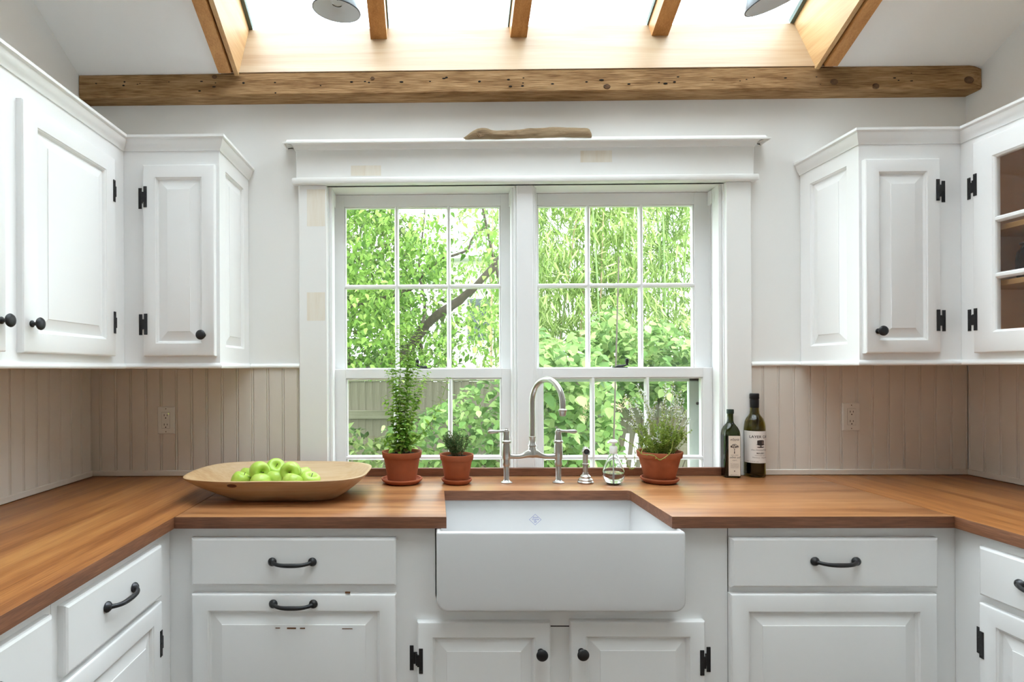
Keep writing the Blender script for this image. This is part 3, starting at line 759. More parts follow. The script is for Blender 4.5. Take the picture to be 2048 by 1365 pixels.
# ------------------------------------------------------------------ worktops
JR = CRX + .001
CUT0, CUT1 = onZ(893, 1035, COUNTER).x, onZ(1346, 1035, COUNTER).x; CUTY = onZ(1070, 982, COUNTER).y
def worktop(outline, mtop, medge, name, label, bev=.0015):
    """solid slab with a paler top face and edges of the same wood, coloured darker for shade"""
    bm = bmesh.new(); vs = [bm.verts.new((x, y, COUNTER)) for x, y in outline]; f = bm.faces.new(vs)
    r = bmesh.ops.extrude_face_region(bm, geom=[f]); low = [e for e in r['geom'] if isinstance(e, bmesh.types.BMVert)]
    for vtx in low: vtx.co.z -= CT
    bmesh.ops.recalc_face_normals(bm, faces=bm.faces[:])
    te = [e for e in bm.edges if all(abs(p.co.z - COUNTER) < 1e-6 for p in e.verts)]
    bmesh.ops.bevel(bm, geom=te, offset=bev, segments=2, profile=.5, affect='EDGES')
    bmesh.ops.recalc_face_normals(bm, faces=bm.faces[:])
    mid = Vector((sum(p[0] for p in outline) / len(outline), sum(p[1] for p in outline) / len(outline), COUNTER - CT))
    idx = [0 if q.normal.z > .4 else 1 for q in bm.faces]
    mb = MB().bm(bm); o = mb.build(name, mtop, None, smooth=25, recalc=False)
    o.data.materials.append(medge); o.data.polygons.foreach_set('material_index', idx)
    return tag(o, label, 'worktop')
cr = .014
cut = [(CUT0, CFY), (CUT0, CUTY)] + [(CUT1 - cr + cr * math.sin(a), CUTY - cr + cr * math.cos(a)) for a in [i * PI / 12 for i in range(7)]] + [(CUT1, CFY)]
worktop([(CLX, CFY)] + cut + [(JR, CFY), (JR, D - .002), (CLX, D - .002)], M['counter_x'], M['edge_x'], 'worktop', 'brown hardwood worktop under the window, cut out for the sink')
worktop([(XL + .002, RUN_END), (CLX - .0015, RUN_END), (CLX - .0015, D - .002), (XL + .002, D - .002)], M['counter_y'], M['edge_y'], 'worktop', 'brown hardwood worktop along the left wall')
worktop([(JR + .0015, RUN_END), (XR - .002, RUN_END), (XR - .002, D - .002), (JR + .0015, D - .002)], M['counter_y'], M['edge_y'], 'worktop', 'brown hardwood worktop along the right wall')

# ------------------------------------------------------------------ apron sink
SBY = CUTY + .035
def sink_mesh():
    bm = bmesh.new()
    x0, x1, y0, y1, z0, z1 = SX0, SX1, SFY, SBY, SZB, SZT
    bmesh.ops.create_cube(bm, size=1)
    for p in bm.verts: p.co = Vector(((x0 + x1) / 2 + p.co.x * (x1 - x0), (y0 + y1) / 2 + p.co.y * (y1 - y0), (z0 + z1) / 2 + p.co.z * (z1 - z0)))
    topf = max(bm.faces, key=lambda q: q.calc_center_median().z)
    r = bmesh.ops.inset_individual(bm, faces=[topf], thickness=.022)
    r2 = bmesh.ops.extrude_face_region(bm, geom=[topf])
    vv = [e for e in r2['geom'] if isinstance(e, bmesh.types.BMVert)]
    for p in vv: p.co.z -= .205; p.co.x += .012 * (1 if p.co.x < (x0 + x1) / 2 else -1); p.co.y += .008 * (1 if p.co.y < (y0 + y1) / 2 else -1)
    bm.faces.remove(topf) if topf.is_valid else None
    bmesh.ops.recalc_face_normals(bm, faces=bm.faces[:])
    low = [e for e in bm.edges if all(abs(q.co.z - z0) < 1e-5 for q in e.verts) and abs(e.verts[0].co.y - e.verts[1].co.y) > .1]
    bmesh.ops.bevel(bm, geom=low, offset=.032, segments=7, profile=.5, affect='EDGES', clamp_overlap=True)
    sharp = [e for e in bm.edges if len(e.link_faces) == 2 and e.calc_face_angle() > .6]
    bmesh.ops.bevel(bm, geom=sharp, offset=.0125, segments=5, profile=.5, affect='EDGES', clamp_overlap=True)
    return MB().bm(bm)
sink = thing('apron_sink', 'white fireclay apron-front sink below the window', 'sink', ((SX0 + SX1) / 2, (SFY + SBY) / 2, SZB))
sink_mesh().build('basin', M['ceramic'], sink, smooth=50)
MB().lathe([(0, 0), (.03, .0005), (.042, .002), (.045, .0)], ((SX0 + SX1) / 2, (SFY + SBY) / 2 + .02, SZT - .205), 24).build('drain', M['nickel'], sink)

# ------------------------------------------------------------------ wall cabinets
CZ0 = UT - .004; CZ1 = EYE + .8498
crown = [(0, CZ0), (.004, CZ0), (.006, CZ0 + .008), (.012, CZ0 + .016), (.017, CZ0 + .030), (.019, CZ0 + .038), (.023, CZ0 + .040), (.026, CZ0 + .043), (.026, CZ1), (0, CZ1)]
beadr = [(0, CAB_Z), (.007, CAB_Z), (.0095, CAB_Z + .003), (.010, CAB_Z + .0075), (.0085, CAB_Z + .012), (.004, CAB_Z + .0165), (.002, CAB_Z + .019), (0, CAB_Z + .019)]
ULE = .10
pathL = [(ULX, ULE), (ULX, UFY), (XSL, UFY), (XSL, D - .001)]
pathR = [(XSR, D - .001), (XSR, UFY), (URX, UFY), (URX, ULE)]
crL, crR = sweep(pathL, crown), sweep(pathR, crown)
bdL, bdR = sweep(pathL, beadr), sweep(pathR, beadr)
def merge(*ms):
    mb = MB()
    for q in ms: mb.add(q.v, q.f)
    return mb

u1 = thing('wall_cabinet', 'white wall cabinet on the left wall with two raised-panel doors', 'cabinet', ((XL + ULX) / 2, (ULE + UFY) / 2, CAB_Z))
MB().box((XL + .003, ULE, CAB_Z), (ULX, UFY - .0005, CZ1 - .001)).build('body', M['paint'], u1, smooth=0)
crL[0].build('crown_moulding', M['paint'], u1); bdL[0].build('bottom_bead', M['paint'], u1)
fx = ULX + DT
ya0, ya1 = onX(47, 450, fx).y, onX(232, 450, fx).y
zt, zb = onX(45, 195, fx).z, onX(232, 713, fx).z
yk, zk = onX(84, 648, fx + .028).y, onX(84, 648, fx + .028).z
h1, h2 = onX(232, 384, fx).z, onX(232, 646, fx).z
door(u1, F_LEFT(ULX, ya0, zb), ya1 - ya0, zt - zb, .056, 1, (yk - ya0, zk - zb), (h1 - zb, h2 - zb))
yb1 = onX(14, 700, fx).y; yb0 = yb1 - (ya1 - ya0); yk2, zk2 = onX(24, 643, fx + .028).y, onX(24, 643, fx + .028).z
door(u1, F_LEFT(ULX, yb0, zb), yb1 - yb0, zt - zb, .056, -1, (yk2 - yb0, zk - zb), (h1 - zb, h2 - zb))

def side_panel(cab, X, sgn):
    Fm = frame((X, UFY, CAB_Z + .019), YA, ZA, XA * sgn)
    w, h = D - .001 - UFY, UT - CAB_Z - .019 + .002
    t = .012; fw = .060
    pr = [(0, 0), (0, t), (fw, t), (fw + .0012, t - .002), (fw + .0035, t - .0035), (fw + .0045, t - .0035), (fw + .0075, t - .0075), (fw + .0085, t - .0105)]
    d = rings(MB(), w, h, pr, cap=False).xform(Fm).build('end_panel', M['paint'], cab, smooth=25)
    g = fw + .0085
    rings(MB(), w - 2 * g, h - 2 * g, [(0, t - .0105), (.002, t - .0105), (.034, t - .0025), (.0345, t - .0008), (.036, t - .0005)]).xform(Fm @ Matrix.Translation((g, g, 0))).build('raised_panel', M['paint'], d, smooth=12)

EP = .012
u2 = thing('wall_cabinet', 'narrow white wall cabinet left of the window, knob at lower right', 'cabinet', ((ULX + XSL) / 2, (UFY + D) / 2, CAB_Z))
MB().box((XL + .003, UFY, CAB_Z), (XSL - EP, D - .001, CZ1 - .001)).build('body', M['paint'], u2, smooth=0)
MB().box((XSL - EP, UFY, CAB_Z), (XSL, D - .001, CAB_Z + .019)).build('bottom_rail', M['paint'], u2, smooth=0)
MB().box((XSL - EP, UFY, UT - .001), (XSL, D - .001, CZ1 - .001)).build('top_rail', M['paint'], u2, smooth=0)
side_panel(u2, XSL - EP, 1)
merge(crL[1], crL[2]).build('crown_moulding', M['paint'], u2); merge(bdL[1], bdL[2]).build('bottom_bead', M['paint'], u2)
UPY = UFY - DT
x, z, w, h = span(286, 428, 328, 713, UPY); kp = onY(402, 670, UPY - .02); h1, h2 = onY(286, 394, UPY).z, onY(286, 649, UPY).z
door(u2, F_BACK(x, UFY, z), w, h, .046, -1, (kp.x - x, kp.z - z), (h1 - z, h2 - z))

u3 = thing('wall_cabinet', 'narrow white wall cabinet right of the window, knob at lower left', 'cabinet', ((URX + XSR) / 2, (UFY + D) / 2, CAB_Z))
MB().box((XSR + EP, UFY, CAB_Z), (XR - .003, D - .001, CZ1 - .001)).build('body', M['paint'], u3, smooth=0)
MB().box((XSR, UFY, CAB_Z), (XSR + EP, D - .001, CAB_Z + .019)).build('bottom_rail', M['paint'], u3, smooth=0)
MB().box((XSR, UFY, UT - .001), (XSR + EP, D - .001, CZ1 - .001)).build('top_rail', M['paint'], u3, smooth=0)
side_panel(u3, XSR + EP, -1)
merge(crR[0], crR[1]).build('crown_moulding', M['paint'], u3); merge(bdR[0], bdR[1]).build('bottom_bead', M['paint'], u3)
x, z, w, h = span(1735, 1883, 316, 707, UPY); kp = onY(1767, 662, UPY - .02); h1, h2 = onY(1884, 380, UPY).z, onY(1884, 641, UPY).z
door(u3, F_BACK(x - .003, UFY, z), w, h, .046, 1, (kp.x - x, kp.z - z), (h1 - z, h2 - z), hg=.008)

# glazed cabinet on the right wall
u4 = thing('wall_cabinet', 'white glass-door wall cabinet on the right wall', 'cabinet', ((XR + URX) / 2, (ULE + UFY) / 2, CAB_Z))
gfx = URX - DT
gy1 = onX(1945, 500, gfx).y; gzb = onX(1958, 706, gfx).z
yg = onX(1989, 500, gfx).y; gfw = gy1 - yg
gzt = onX(1990, 316, gfx).z + gfw + .004
gw = 2 * gfw + .34
Fg = frame((URX, gy1, gzb), -YA, ZA, -XA)
sh = MB()
sh.box((XR - .012, ULE, CAB_Z), (XR - .003, UFY - .0005, CZ1 - .001)).box((URX + .018, UFY - .012, CAB_Z), (XR - .012, UFY - .0005, CZ1 - .001)).box((URX + .018, ULE, CAB_Z), (XR - .012, ULE + .012, CZ1 - .001))
sh.box((URX + .018, ULE + .012, CAB_Z), (XR - .012, UFY - .012, CAB_Z + .016)).box((URX + .018, ULE + .012, CZ1 - .05), (XR - .012, UFY - .012, CZ1 - .001))
sh.build('body', M['cabin'], u4, smooth=0)
ff = MB(); oy1, oy0 = gy1 - .012, max(gy1 - 2 * gw + .012 - .004, ULE + .02)
ff.box((URX, oy1, CAB_Z), (URX + .018, UFY - .0005, CZ1 - .001)).box((URX, ULE, CAB_Z), (URX + .018, oy0, CZ1 - .001))
ff.box((URX, oy0, CAB_Z), (URX + .018, oy1, gzb + .012)).box((URX, oy0, gzt - .012), (URX + .018, oy1, CZ1 - .001))
ff.build('face_frame', M['paint'], u4, smooth=0)
crR[2].build('crown_moulding', M['paint'], u4); bdR[2].build('bottom_bead', M['paint'], u4)
gh = gzt - gzb
zr = [gfw] + [onX(1990, p, gfx).z - gzb for p in (551, 438)] + [gh - gfw]
for nd_, Fg in enumerate((Fg, frame((URX, gy1 - gw - .004, gzb), -YA, ZA, -XA))):
    dg = rings(MB(), gw, gh, [(0, 0), (0, DT - .005), (.0025, DT - .0015), (.006, DT), (gfw - .008, DT), (gfw - .006, DT - .002), (gfw - .002, DT - .004), (gfw, DT - .008), (gfw, 0), (0, 0)], cap=False).xform(Fg).build('glass_door', M['paint'], u4, smooth=25)
    for zz in zr[1:3]:
        pr = [(-.011, .004), (-.009, .012), (-.004, .018), (.004, .018), (.009, .012), (.011, .004)]
        mb = MB(); k = len(pr); vs = [(u, zz + a, b) for u in (gfw, gw - gfw) for a, b in pr]
        mb.add(vs, [(i, (i + 1) % k, (i + 1) % k + k, i + k) for i in range(k)]); mb.xform(Fg).build('muntin', M['paint'], dg)
    for a, b in zip(zr, zr[1:]):
        mb = MB().box((gfw + .001, a + .001, .005), (gw - gfw - .001, b - .001, .008)); mb.xform(Fg).build('pane', M['cabglass'], dg, smooth=0)
    for p in (369, 639):
        hz = onX(1953, p, gfx).z
        if nd_ == 0: hinge_mb(1, .014).xform(Fg @ Matrix.Translation((0, hz - gzb, 0))).build('hinge', M['iron'], dg)
        else: hinge_mb(-1).xform(Fg @ Matrix.Translation((gw, hz - gzb, 0))).build('hinge', M['iron'], dg)
for zz in (gzb + zr[1] - .012, gzb + zr[2] - .012):
    MB().box((URX + .03, ULE + .013, zz - .018), (XR - .013, UFY - .013, zz), .001).build('shelf', M['shelf'], u4)
# left chair-rail pieces between cabinets and window casing
def rail(name, x0, x1):
    s = sweep([(x0, D - .0095), (x1, D - .0095)], [(-.0085, CAB_Z), (.007, CAB_Z), (.0095, CAB_Z + .003), (.010, CAB_Z + .0075), (.0085, CAB_Z + .012), (.004, CAB_Z + .0165), (-.0085, CAB_Z + .019)])[0]
    return struct(s.build(name, M['trim']), 'white rail capping the beadboard')
rail('trim_5', XSL + .0105, CASL - .0005); rail('trim_6', CASR + .0005, XSR - .0105)

# ================================================================== lettering
def text_mesh(s, size, align='CENTER', shear=0.0, bold=0.0, spacing=1.0):
    """flat lettering as (verts, faces) in (u, v)"""
    cu = bpy.data.curves.new('lettering', 'FONT'); cu.body = s; cu.size = size; cu.align_x = align; cu.shear = shear; cu.offset = bold
    cu.space_character = spacing; cu.resolution_u = 2
    o = bpy.data.objects.new('lettering', cu); COL.objects.link(o)
    dg = bpy.context.evaluated_depsgraph_get(); e = o.evaluated_get(dg); me = e.to_mesh()
    vs = [v.co.copy() for v in me.vertices]; fs = [tuple(p.vertices) for p in me.polygons]
    e.to_mesh_clear(); bpy.data.objects.remove(o); bpy.data.curves.remove(cu)
    return vs, fs
def put_text(mb, s, size, u, v, fn, **kw):
    vs, fs = text_mesh(s, size, **kw); mb.add([fn(p.x + u, p.y + v) for p in vs], fs)

# sink maker's mark: blue diamond on the inside back wall
blue = plain('blue_glaze_print', srgb(120, 130, 190), rough=.2)
LY = SBY - .0275 - .0008 - .0015
def logo_point(u, v): return Vector((lc.x + u, LY + .0 , lc.z + v))
lc = onY(1070.5, 1040, LY)
lw, lh = .0225, .0205
mk = MB()
for (a, b) in (((-lw, 0), (0, lh)), ((0, lh), (lw, 0)), ((lw, 0), (0, -lh)), ((0, -lh), (-lw, 0))):
    k = 1 - .075
    mk.add([logo_point(*a), logo_point(*b), logo_point(b[0] * k, b[1] * k), logo_point(a[0] * k, a[1] * k)], [(0, 1, 2, 3)])
for s_, sz, v, sh_ in (('Shaws', .0080, .0052, .3), ('Original', .0080, -.0016, .3), ('Since', .0055, -.0070, 0), ('1897', .0055, -.0118, 0)):
    put_text(mk, s_, sz, 0, v, logo_point, shear=sh_, bold=.00008)
mk.build('maker_mark', blue, sink, smooth=0, recalc=False)

# ================================================================== things on the worktop
ZC = COUNTER + .0006
# ------------------------------------------------------------------ bridge tap
fb = onZ(1065, 966, COUNTER); FY = fb.y
flx, frx = onZ(1013, 966, COUNTER).x, onZ(1117, 966, COUNTER).x; fcx = (flx + frx) / 2
tap = thing('bridge_tap', 'brushed nickel bridge tap with two lever handles and a tall arched spout', 'tap', (fcx, FY, ZC))
sc_ = FY / F_PX
def zpx(py, Y=None): return onY(1065, py, FY).z
def leg(px_x, sgn):
    X = flx if sgn < 0 else frx
    z = lambda py: zpx(py) - ZC
    pr = [(0, 0), (.0225, 0), (.0228, .002), (.019, .004), (.013, .008), (.0105, .012), (.0105, z(933)), (.0125, z(932)), (.0145, z(929)), (.0145, z(924)), (.0128, z(921)), (.0160, z(916)), (.0172, z(907)), (.0168, z(894)), (.0152, z(887)), (.0188, z(885)), (.0188, z(882.5)), (.0148, z(880.5)), (.0138, z(873)), (.0118, z(867)), (.0132, z(865.5)), (.0132, z(862.8)), (.006, z(861.5)), (.006, z(857)), (0, z(857))]
    o = MB().lathe(pr, (X, FY, ZC), 24).build('valve_column', M['nickel'], tap, smooth=40)
    zc = zpx(853.5) - .016
    lv = MB()
    zl = zpx(868.5) + .0
    zl = zpx(869) + .012
    ends = X + sgn * .068
    lv.lathe([(0, -.012), (.006, -.011), (.0075, -.007), (.0095, -.002), (.0098, .002), (.008, .007), (.004, .0095), (0, .010)], (X, FY, zl + .001), 16)
    pts = []; rad = []
    for i in range(15):
        t = i / 14; pts.append((X + sgn * (.004 + .066 * t), FY - .004 * t, zl + .001 - .003 * t)); rad.append([.0062, .006, .0056, .0052, .005, .005, .0053, .0058, .0065, .0073, .008, .0083, .0083, .0078, .005][i])
    lv.tube(pts, rad, 16)
    lv.lathe([(.0, .073 * sgn), (.0035, .072 * sgn), (.0045, .070 * sgn), (.003, .068 * sgn)], (X, FY - .004, zl - .002), 12, 'X')
    lv.build('lever_handle', M['nickel'], o, smooth=40)
leg(1013, -1); leg(1117, 1)
zb_ = zpx(912)
br_ = MB(); pts = []; rad = []
for i in range(33):
    t = i / 32; u = 2 * t - 1; e = abs(u)
    pts.append((fcx + u * (frx - flx) / 2, FY, zb_ - .003 + .014 * math.exp(-(u / .30) ** 2) + .004 * e ** 6))
    rad.append(.0092 + .0105 * math.exp(-(u / .25) ** 2) + .005 * e ** 8)
br_.tube(pts, rad, 18)
z = lambda py: zpx(py)
br_.lathe([(.014, zb_), (.0215, zb_ + .004), (.020, z(905)), (.0165, z(899)), (.0145, z(893.5)), (.0165, z(892.5)), (.0165, z(890.5)), (.0138, z(889)), (.0125, z(882)), (.0118, z(877)), (.0135, z(876)), (.0135, z(873.5)), (.010, z(872.5))], (fcx, FY, 0), 24)
br_.build('bridge', M['nickel'], tap, smooth=45)
# spout: up, over towards the camera and to the right, down
R_ = .088; dirs = Vector((.083, -.155, 0)).normalized()
z0s, zc_ = z(875), z(805)
pts = [Vector((fcx, FY, z0s + (zc_ - z0s) * i / 8)) for i in range(9)]
for i in range(1, 25):
    a = PI * i / 24; pts.append(Vector((fcx, FY, zc_)) + dirs * (R_ - R_ * math.cos(a)) + ZA * (R_ * 1.03 * math.sin(a)))
tipz = onY(1125, 822, (Vector((fcx, FY, 0)) + dirs * 2 * R_).y).z
for i in range(1, 4): pts.append(pts[-1] + Vector((0, 0, -(zc_ - tipz) / 3)))
sp = MB().tube(pts, .0108, 18).build('spout', M['nickel'], tap, smooth=45)
e = pts[-1]
MB().lathe([(.0, -.020), (.0085, -.020), (.0115, -.017), (.013, -.006), (.0145, -.004), (.0158, -.001), (.0158, .003), (.0125, .005), (.0108, .008)], e, 20).build('aerator', M['nickel'], tap)
# ------------------------------------------------------------------ side spray
p = onZ(1171, 966, COUNTER); p.z = ZC; zz = lambda py: onY(1171, py, p.y).z - ZC
spray = thing('side_spray', 'brushed nickel hand spray standing beside the tap', 'hand spray', p)
MB().lathe([(0, 0), (.030, 0), (.031, .003), (.029, .006), (.027, .008), (.0275, .012), (.0245, .016), (.020, .019), (.0205, .024), (.017, .028), (.012, .032), (.0105, .040), (0, .040)], p, 28).build('base', M['nickel'], spray, smooth=40)
MB().lathe([(.0085, .03), (.0098, zz(938)), (.0100, zz(932)), (.0128, zz(931)), (.0128, zz(928)), (.0100, zz(927)), (.0105, zz(915)), (.0118, zz(905)), (.0122, zz(901)), (.0105, zz(897)), (.006, zz(894)), (0, zz(893.5))], p, 24).build('wand', M['nickel'], spray, smooth=40)
hd = MB().lathe([(.013, .004), (.0145, -.004), (.0145, -.016), (.0125, -.019), (.0105, -.0185)], (p.x, p.y, p.z + zz(903)), 24, 'Y').build('spray_head', M['nickel'], spray, smooth=40)
MB().lathe([(.0105, -.0183), (.007, -.0165), (.0035, -.0180), (0, -.0180)], (p.x, p.y, p.z + zz(903)), 20, 'Y').build('rubber_nozzle', plain('black_rubber', (.02, .02, .022), rough=.6), hd)
# ------------------------------------------------------------------ soap dispenser
p = onZ(1227, 969, COUNTER); p.z = ZC; k = p.y / F_PX; zz = lambda py: (969 - py) * k
soap = thing('soap_dispenser', 'clear teardrop soap dispenser with white pump, half full', 'soap dispenser', p)
outer = [(0, 0), (.019, .0005), (.027, .003), (.035, .011), (.0405, .023), (.0425, .036), (.0405, .050), (.034, .068), (.026, .088), (.0185, .106), (.0142, .117), (.0130, .124), (.0130, .130)]
inner = [(max(r - .0022, .0), h) for r, h in outer[::-1]]; inner[-1] = (0, .004); inner[-2] = (.017, .0042)
MB().lathe(outer + inner, p, 36).build('bottle', glass('clear_soap_glass', (.97, .985, .98), 1.46), soap, smooth=60)
MB().lathe([(0, .0052), (.017, .0054), (.0245, .0075), (.0325, .0145), (.0378, .025), (.0397, .0365), (.0388, .044), (0, .0440)], p, 36).build('liquid_soap', glass('pinkish_clear_soap', (.94, .90, .93), 1.34), soap, smooth=60)
MB().tube([p + Vector((0, 0, .008)), p + Vector((0, 0, .125))], .0024, 10).build('dip_tube', plain('translucent_white_plastic', (.8, .82, .82), rough=.4), soap)
pw = plain('white_pump_plastic', (.82, .82, .80), rough=.35)
MB().lathe([(.0, .118), (.0145, .118), (.0150, .120), (.0150, .141), (.0125, .146), (.0062, .148), (.0062, .160), (0, .160)], p, 28).build('pump_collar', pw, soap)
ph = MB().lathe([(0, .172), (.010, .171), (.0165, .166), (.0172, .162), (.012, .158), (.0068, .157), (0, .157)], p, 24)
ph.tube([p + Vector((-.004, 0, .164)), p + Vector((-.020, -.008, .163)), p + Vector((-.024, -.010, .158))], [.006, .0048, .004], 10)
ph.build('pump_head', pw, soap)

# ------------------------------------------------------------------ bottles
def superloft(secs, c, n=40, rot=0.0):
    """secs: (z, half size, exponent)"""
    mb = MB(); vs = []; fs = []
    for z, h, ex in secs:
        for i in range(n):
            a = 2 * PI * i / n + PI / n; ca, sa = math.cos(a), math.sin(a)
            r = h / ((abs(ca) ** ex + abs(sa) ** ex) ** (1 / ex))
            x, y = r * ca, r * sa
            vs.append(Vector(c) + Vector((x * math.cos(rot) - y * math.sin(rot), x * math.sin(rot) + y * math.cos(rot), z)))
    for j in range(len(secs) - 1):
        for i in range(n): fs.append((j * n + i, j * n + (i + 1) % n, (j + 1) * n + (i + 1) % n, (j + 1) * n + i))
    fs.append(tuple(range(n))[::-1]); fs.append(tuple(range((len(secs) - 1) * n, len(secs) * n)))
    return mb.add(vs, fs)
paper = plain('cream_label_paper', srgb(226, 214, 198), rough=.7)
paper_w = plain('white_label_paper', srgb(228, 222, 216), rough=.65)
ink = plain('dark_brown_ink', srgb(48, 38, 36), rough=.7)
ink_soft = plain('soft_brown_ink', srgb(120, 98, 90), rough=.7)
gl_oil = glass('dark_green_oil_glass', (.055, .08, .007), 1.5); gl_wine = glass('olive_brown_wine_glass', (.30, .26, .04), 1.5)
# square oil bottle
p = onZ(1461, 954, COUNTER); p.z = ZC; k = p.y / F_PX
rot = math.radians(-7); hs = .0305
oil = thing('oil_bottle', 'square dark green olive oil bottle with green cap and narrow cream label', 'bottle', p)
H1 = 134 * k
zz = lambda py: (958 - py) * k
secs = [(0, hs * .93, 7), (.002, hs * .99, 7), (.006, hs, 8), (zz(880), hs, 8), (zz(873), hs * .99, 7), (zz(866), hs * .94, 5), (zz(860), hs * .82, 3.4), (zz(855), hs * .62, 2.5), (zz(851), hs * .44, 2), (zz(846), hs * .37, 2), (zz(836), .0112, 2), (zz(832), .0112, 2)]
superloft(secs, p, 40, rot).build('glass', gl_oil, oil, smooth=50)
secs2 = [(.005, hs * .9, 7), (.009, hs * .93, 8), (zz(880), hs * .93, 8), (zz(876), hs * .92, 7)]
superloft(secs2, p, 40, rot).build('oil', plain('dark_olive_oil', (.012, .016, .004), rough=.2), oil, smooth=50)
MB().lathe([(0, zz(833)), (.0128, zz(833)), (.0135, zz(831)), (.0135, zz(826)), (.0128, zz(824.4)), (0, zz(824))], p, 28).build('screw_cap', plain('dark_green_cap', srgb(26, 44, 34), rough=.4), oil)
N_ = Vector((math.sin(rot), -math.cos(rot), 0)); U_ = Vector((math.cos(rot), math.sin(rot), 0))
lab0 = p + N_ * (hs + .0006)
lw_, z0_, z1_ = .0222, zz(954), zz(875.5)
off = .0035
fl = lambda u, v, d=0.0: lab0 + U_ * (u + off) + ZA * v + N_ * d
mb = MB().add([fl(-lw_, z0_), fl(lw_, z0_), fl(lw_, z1_), fl(-lw_, z1_), fl(-lw_, z0_, .0004), fl(lw_, z0_, .0004), fl(lw_, z1_, .0004), fl(-lw_, z1_, .0004)], [(0, 3, 2, 1), (4, 5, 6, 7), (0, 1, 5, 4), (1, 2, 6, 5), (2, 3, 7, 6), (3, 0, 4, 7)])
lab = mb.build('paper_label', paper, oil, smooth=0)
fi = lambda u, v: fl(u, v, .0008)
mb = MB()
put_text(mb, 'ellypia', .0135, 0, zz(884.5), fi, shear=.45)
put_text(mb, 'olive oil', .0125, 0, zz(919.5), fi, shear=.45)
tv = zz(907)                                      # olive tree drawing
mb.add([fi(-.0022, zz(910)), fi(.0020, zz(910)), fi(.0008, zz(904)), fi(.0022, zz(900)), fi(.0006, zz(901)), fi(-.0012, zz(900)), fi(-.0008, zz(905))], [(0, 1, 2, 3, 4, 5, 6)])
rr_ = random.Random(3)
for i in range(46):
    a = rr_.uniform(0, 2 * PI); r = math.sqrt(rr_.random()); cx_, cz_ = r * .0155 * math.cos(a), zz(898) + .0045 + r * .0085 * math.sin(a) ; s = rr_.uniform(.0012, .0021)
    mb.add([fi(cx_ + s * math.cos(b), cz_ + s * .8 * math.sin(b)) for b in [j * PI / 3 for j in range(6)]], [tuple(range(6))])
mb.build('label_print', ink, lab, smooth=0, recalc=False)
mb = MB()
put_text(mb, 'extra virgin', .0062, 0, zz(914), fi, shear=.3); put_text(mb, 'organic', .006, 0, zz(924), fi, shear=.3)
for i, s_ in enumerate(('first cold pressed', 'unfiltered olive oil', 'estate grown and', 'bottled at source')): put_text(mb, s_, .0043, 0, zz(931 + 2.5 * i), fi)
mb.add([fi(.0026 * math.cos(b), zz(944.5) + .0026 * math.sin(b)) for b in [j * PI / 6 for j in range(12)]], [tuple(range(12))])
put_text(mb, '500 ml e 16.9 fl oz', .0042, 0, zz(952.5), fi)
mb.build('label_small_print', ink_soft, lab, smooth=0, recalc=False)
# round wine bottle
p = onZ(1509.5, 953, COUNTER); p.z = ZC; k = p.y / F_PX; zz = lambda py: (957 - py) * k; R = 19.2 * k
wine = thing('wine_bottle', 'tall brown-green wine bottle with black capsule and white label', 'bottle', p)
outw = [(0, .012), (R * .5, .006), (R * .88, 0), (R * .97, .002), (R, .007), (R, zz(862)), (R * .985, zz(856)), (R * .92, zz(849)), (R * .78, zz(842)), (R * .58, zz(837)), (R * .46, zz(833)), (R * .41, zz(826)), (R * .39, zz(800)), (R * .39, zz(797))]
MB().lathe(outw + [(R * .30, zz(797)), (R * .31, zz(830)), (R * .5, zz(840)), (R * .8, zz(850)), (R * .9, zz(862)), (R * .9, .012), (R * .5, .016), (0, .018)], p, 40).build('glass', gl_wine, wine, smooth=50)
MB().lathe([(0, .019), (R * .5, .0175), (R * .88, .0135), (R * .885, zz(866)), (0, zz(866))], p, 36).build('wine', plain('dark_red_wine', (.008, .004, .003), rough=.25), wine, smooth=50)
rc = R * .415
MB().lathe([(rc, zz(821)), (rc + .0004, zz(806)), (rc - .0004, zz(805)), (rc - .0004, zz(804)), (rc + .0012, zz(803)), (rc + .0012, zz(800)), (rc + .0003, zz(799)), (rc + .0010, zz(798)), (rc + .0010, zz(794)), (rc - .001, zz(792.8)), (0, zz(792.5))], p, 30).build('capsule', plain('black_capsule', (.006, .005, .007), rough=.35, spec=.3), wine, smooth=45)
a0 = math.radians(-90 + 3)                       # label turned towards the right
RL = R + .0004
def fw_(u, v, d=0.0):
    a = a0 + u / RL; return p + Vector(((RL + d) * math.cos(a), (RL + d) * math.sin(a), v))
vs = []; fs = []; n = 40; L0, L1 = -RL * math.radians(98), RL * math.radians(112); zl0, zl1 = zz(928.5), zz(866)
for i in range(n + 1):
    u = L0 + (L1 - L0) * i / n; vs += [fw_(u, zl0), fw_(u, zl1), fw_(u, zl0, .0003), fw_(u, zl1, .0003)]
for i in range(n):
    q = i * 4; fs += [(q, q + 1, q + 5, q + 4), (q + 2, q + 6, q + 7, q + 3), (q + 1, q + 3, q + 7, q + 5), (q, q + 4, q + 6, q + 2)]
lab = MB().add(vs, fs).build('paper_label', paper_w, wine, smooth=60)
fi = lambda u, v: fw_(u, v, .0007)
mb = MB()
put_text(mb, 'LAYER CAKE', .0150, .002, zz(879.5), fi, bold=.00025, spacing=1.05)
put_text(mb, 'MALBEC', .0088, .0, zz(910.5), fi, bold=.0001)
put_text(mb, 'One Hundred Percent', .0080, 0, zz(904), fi, shear=.4)
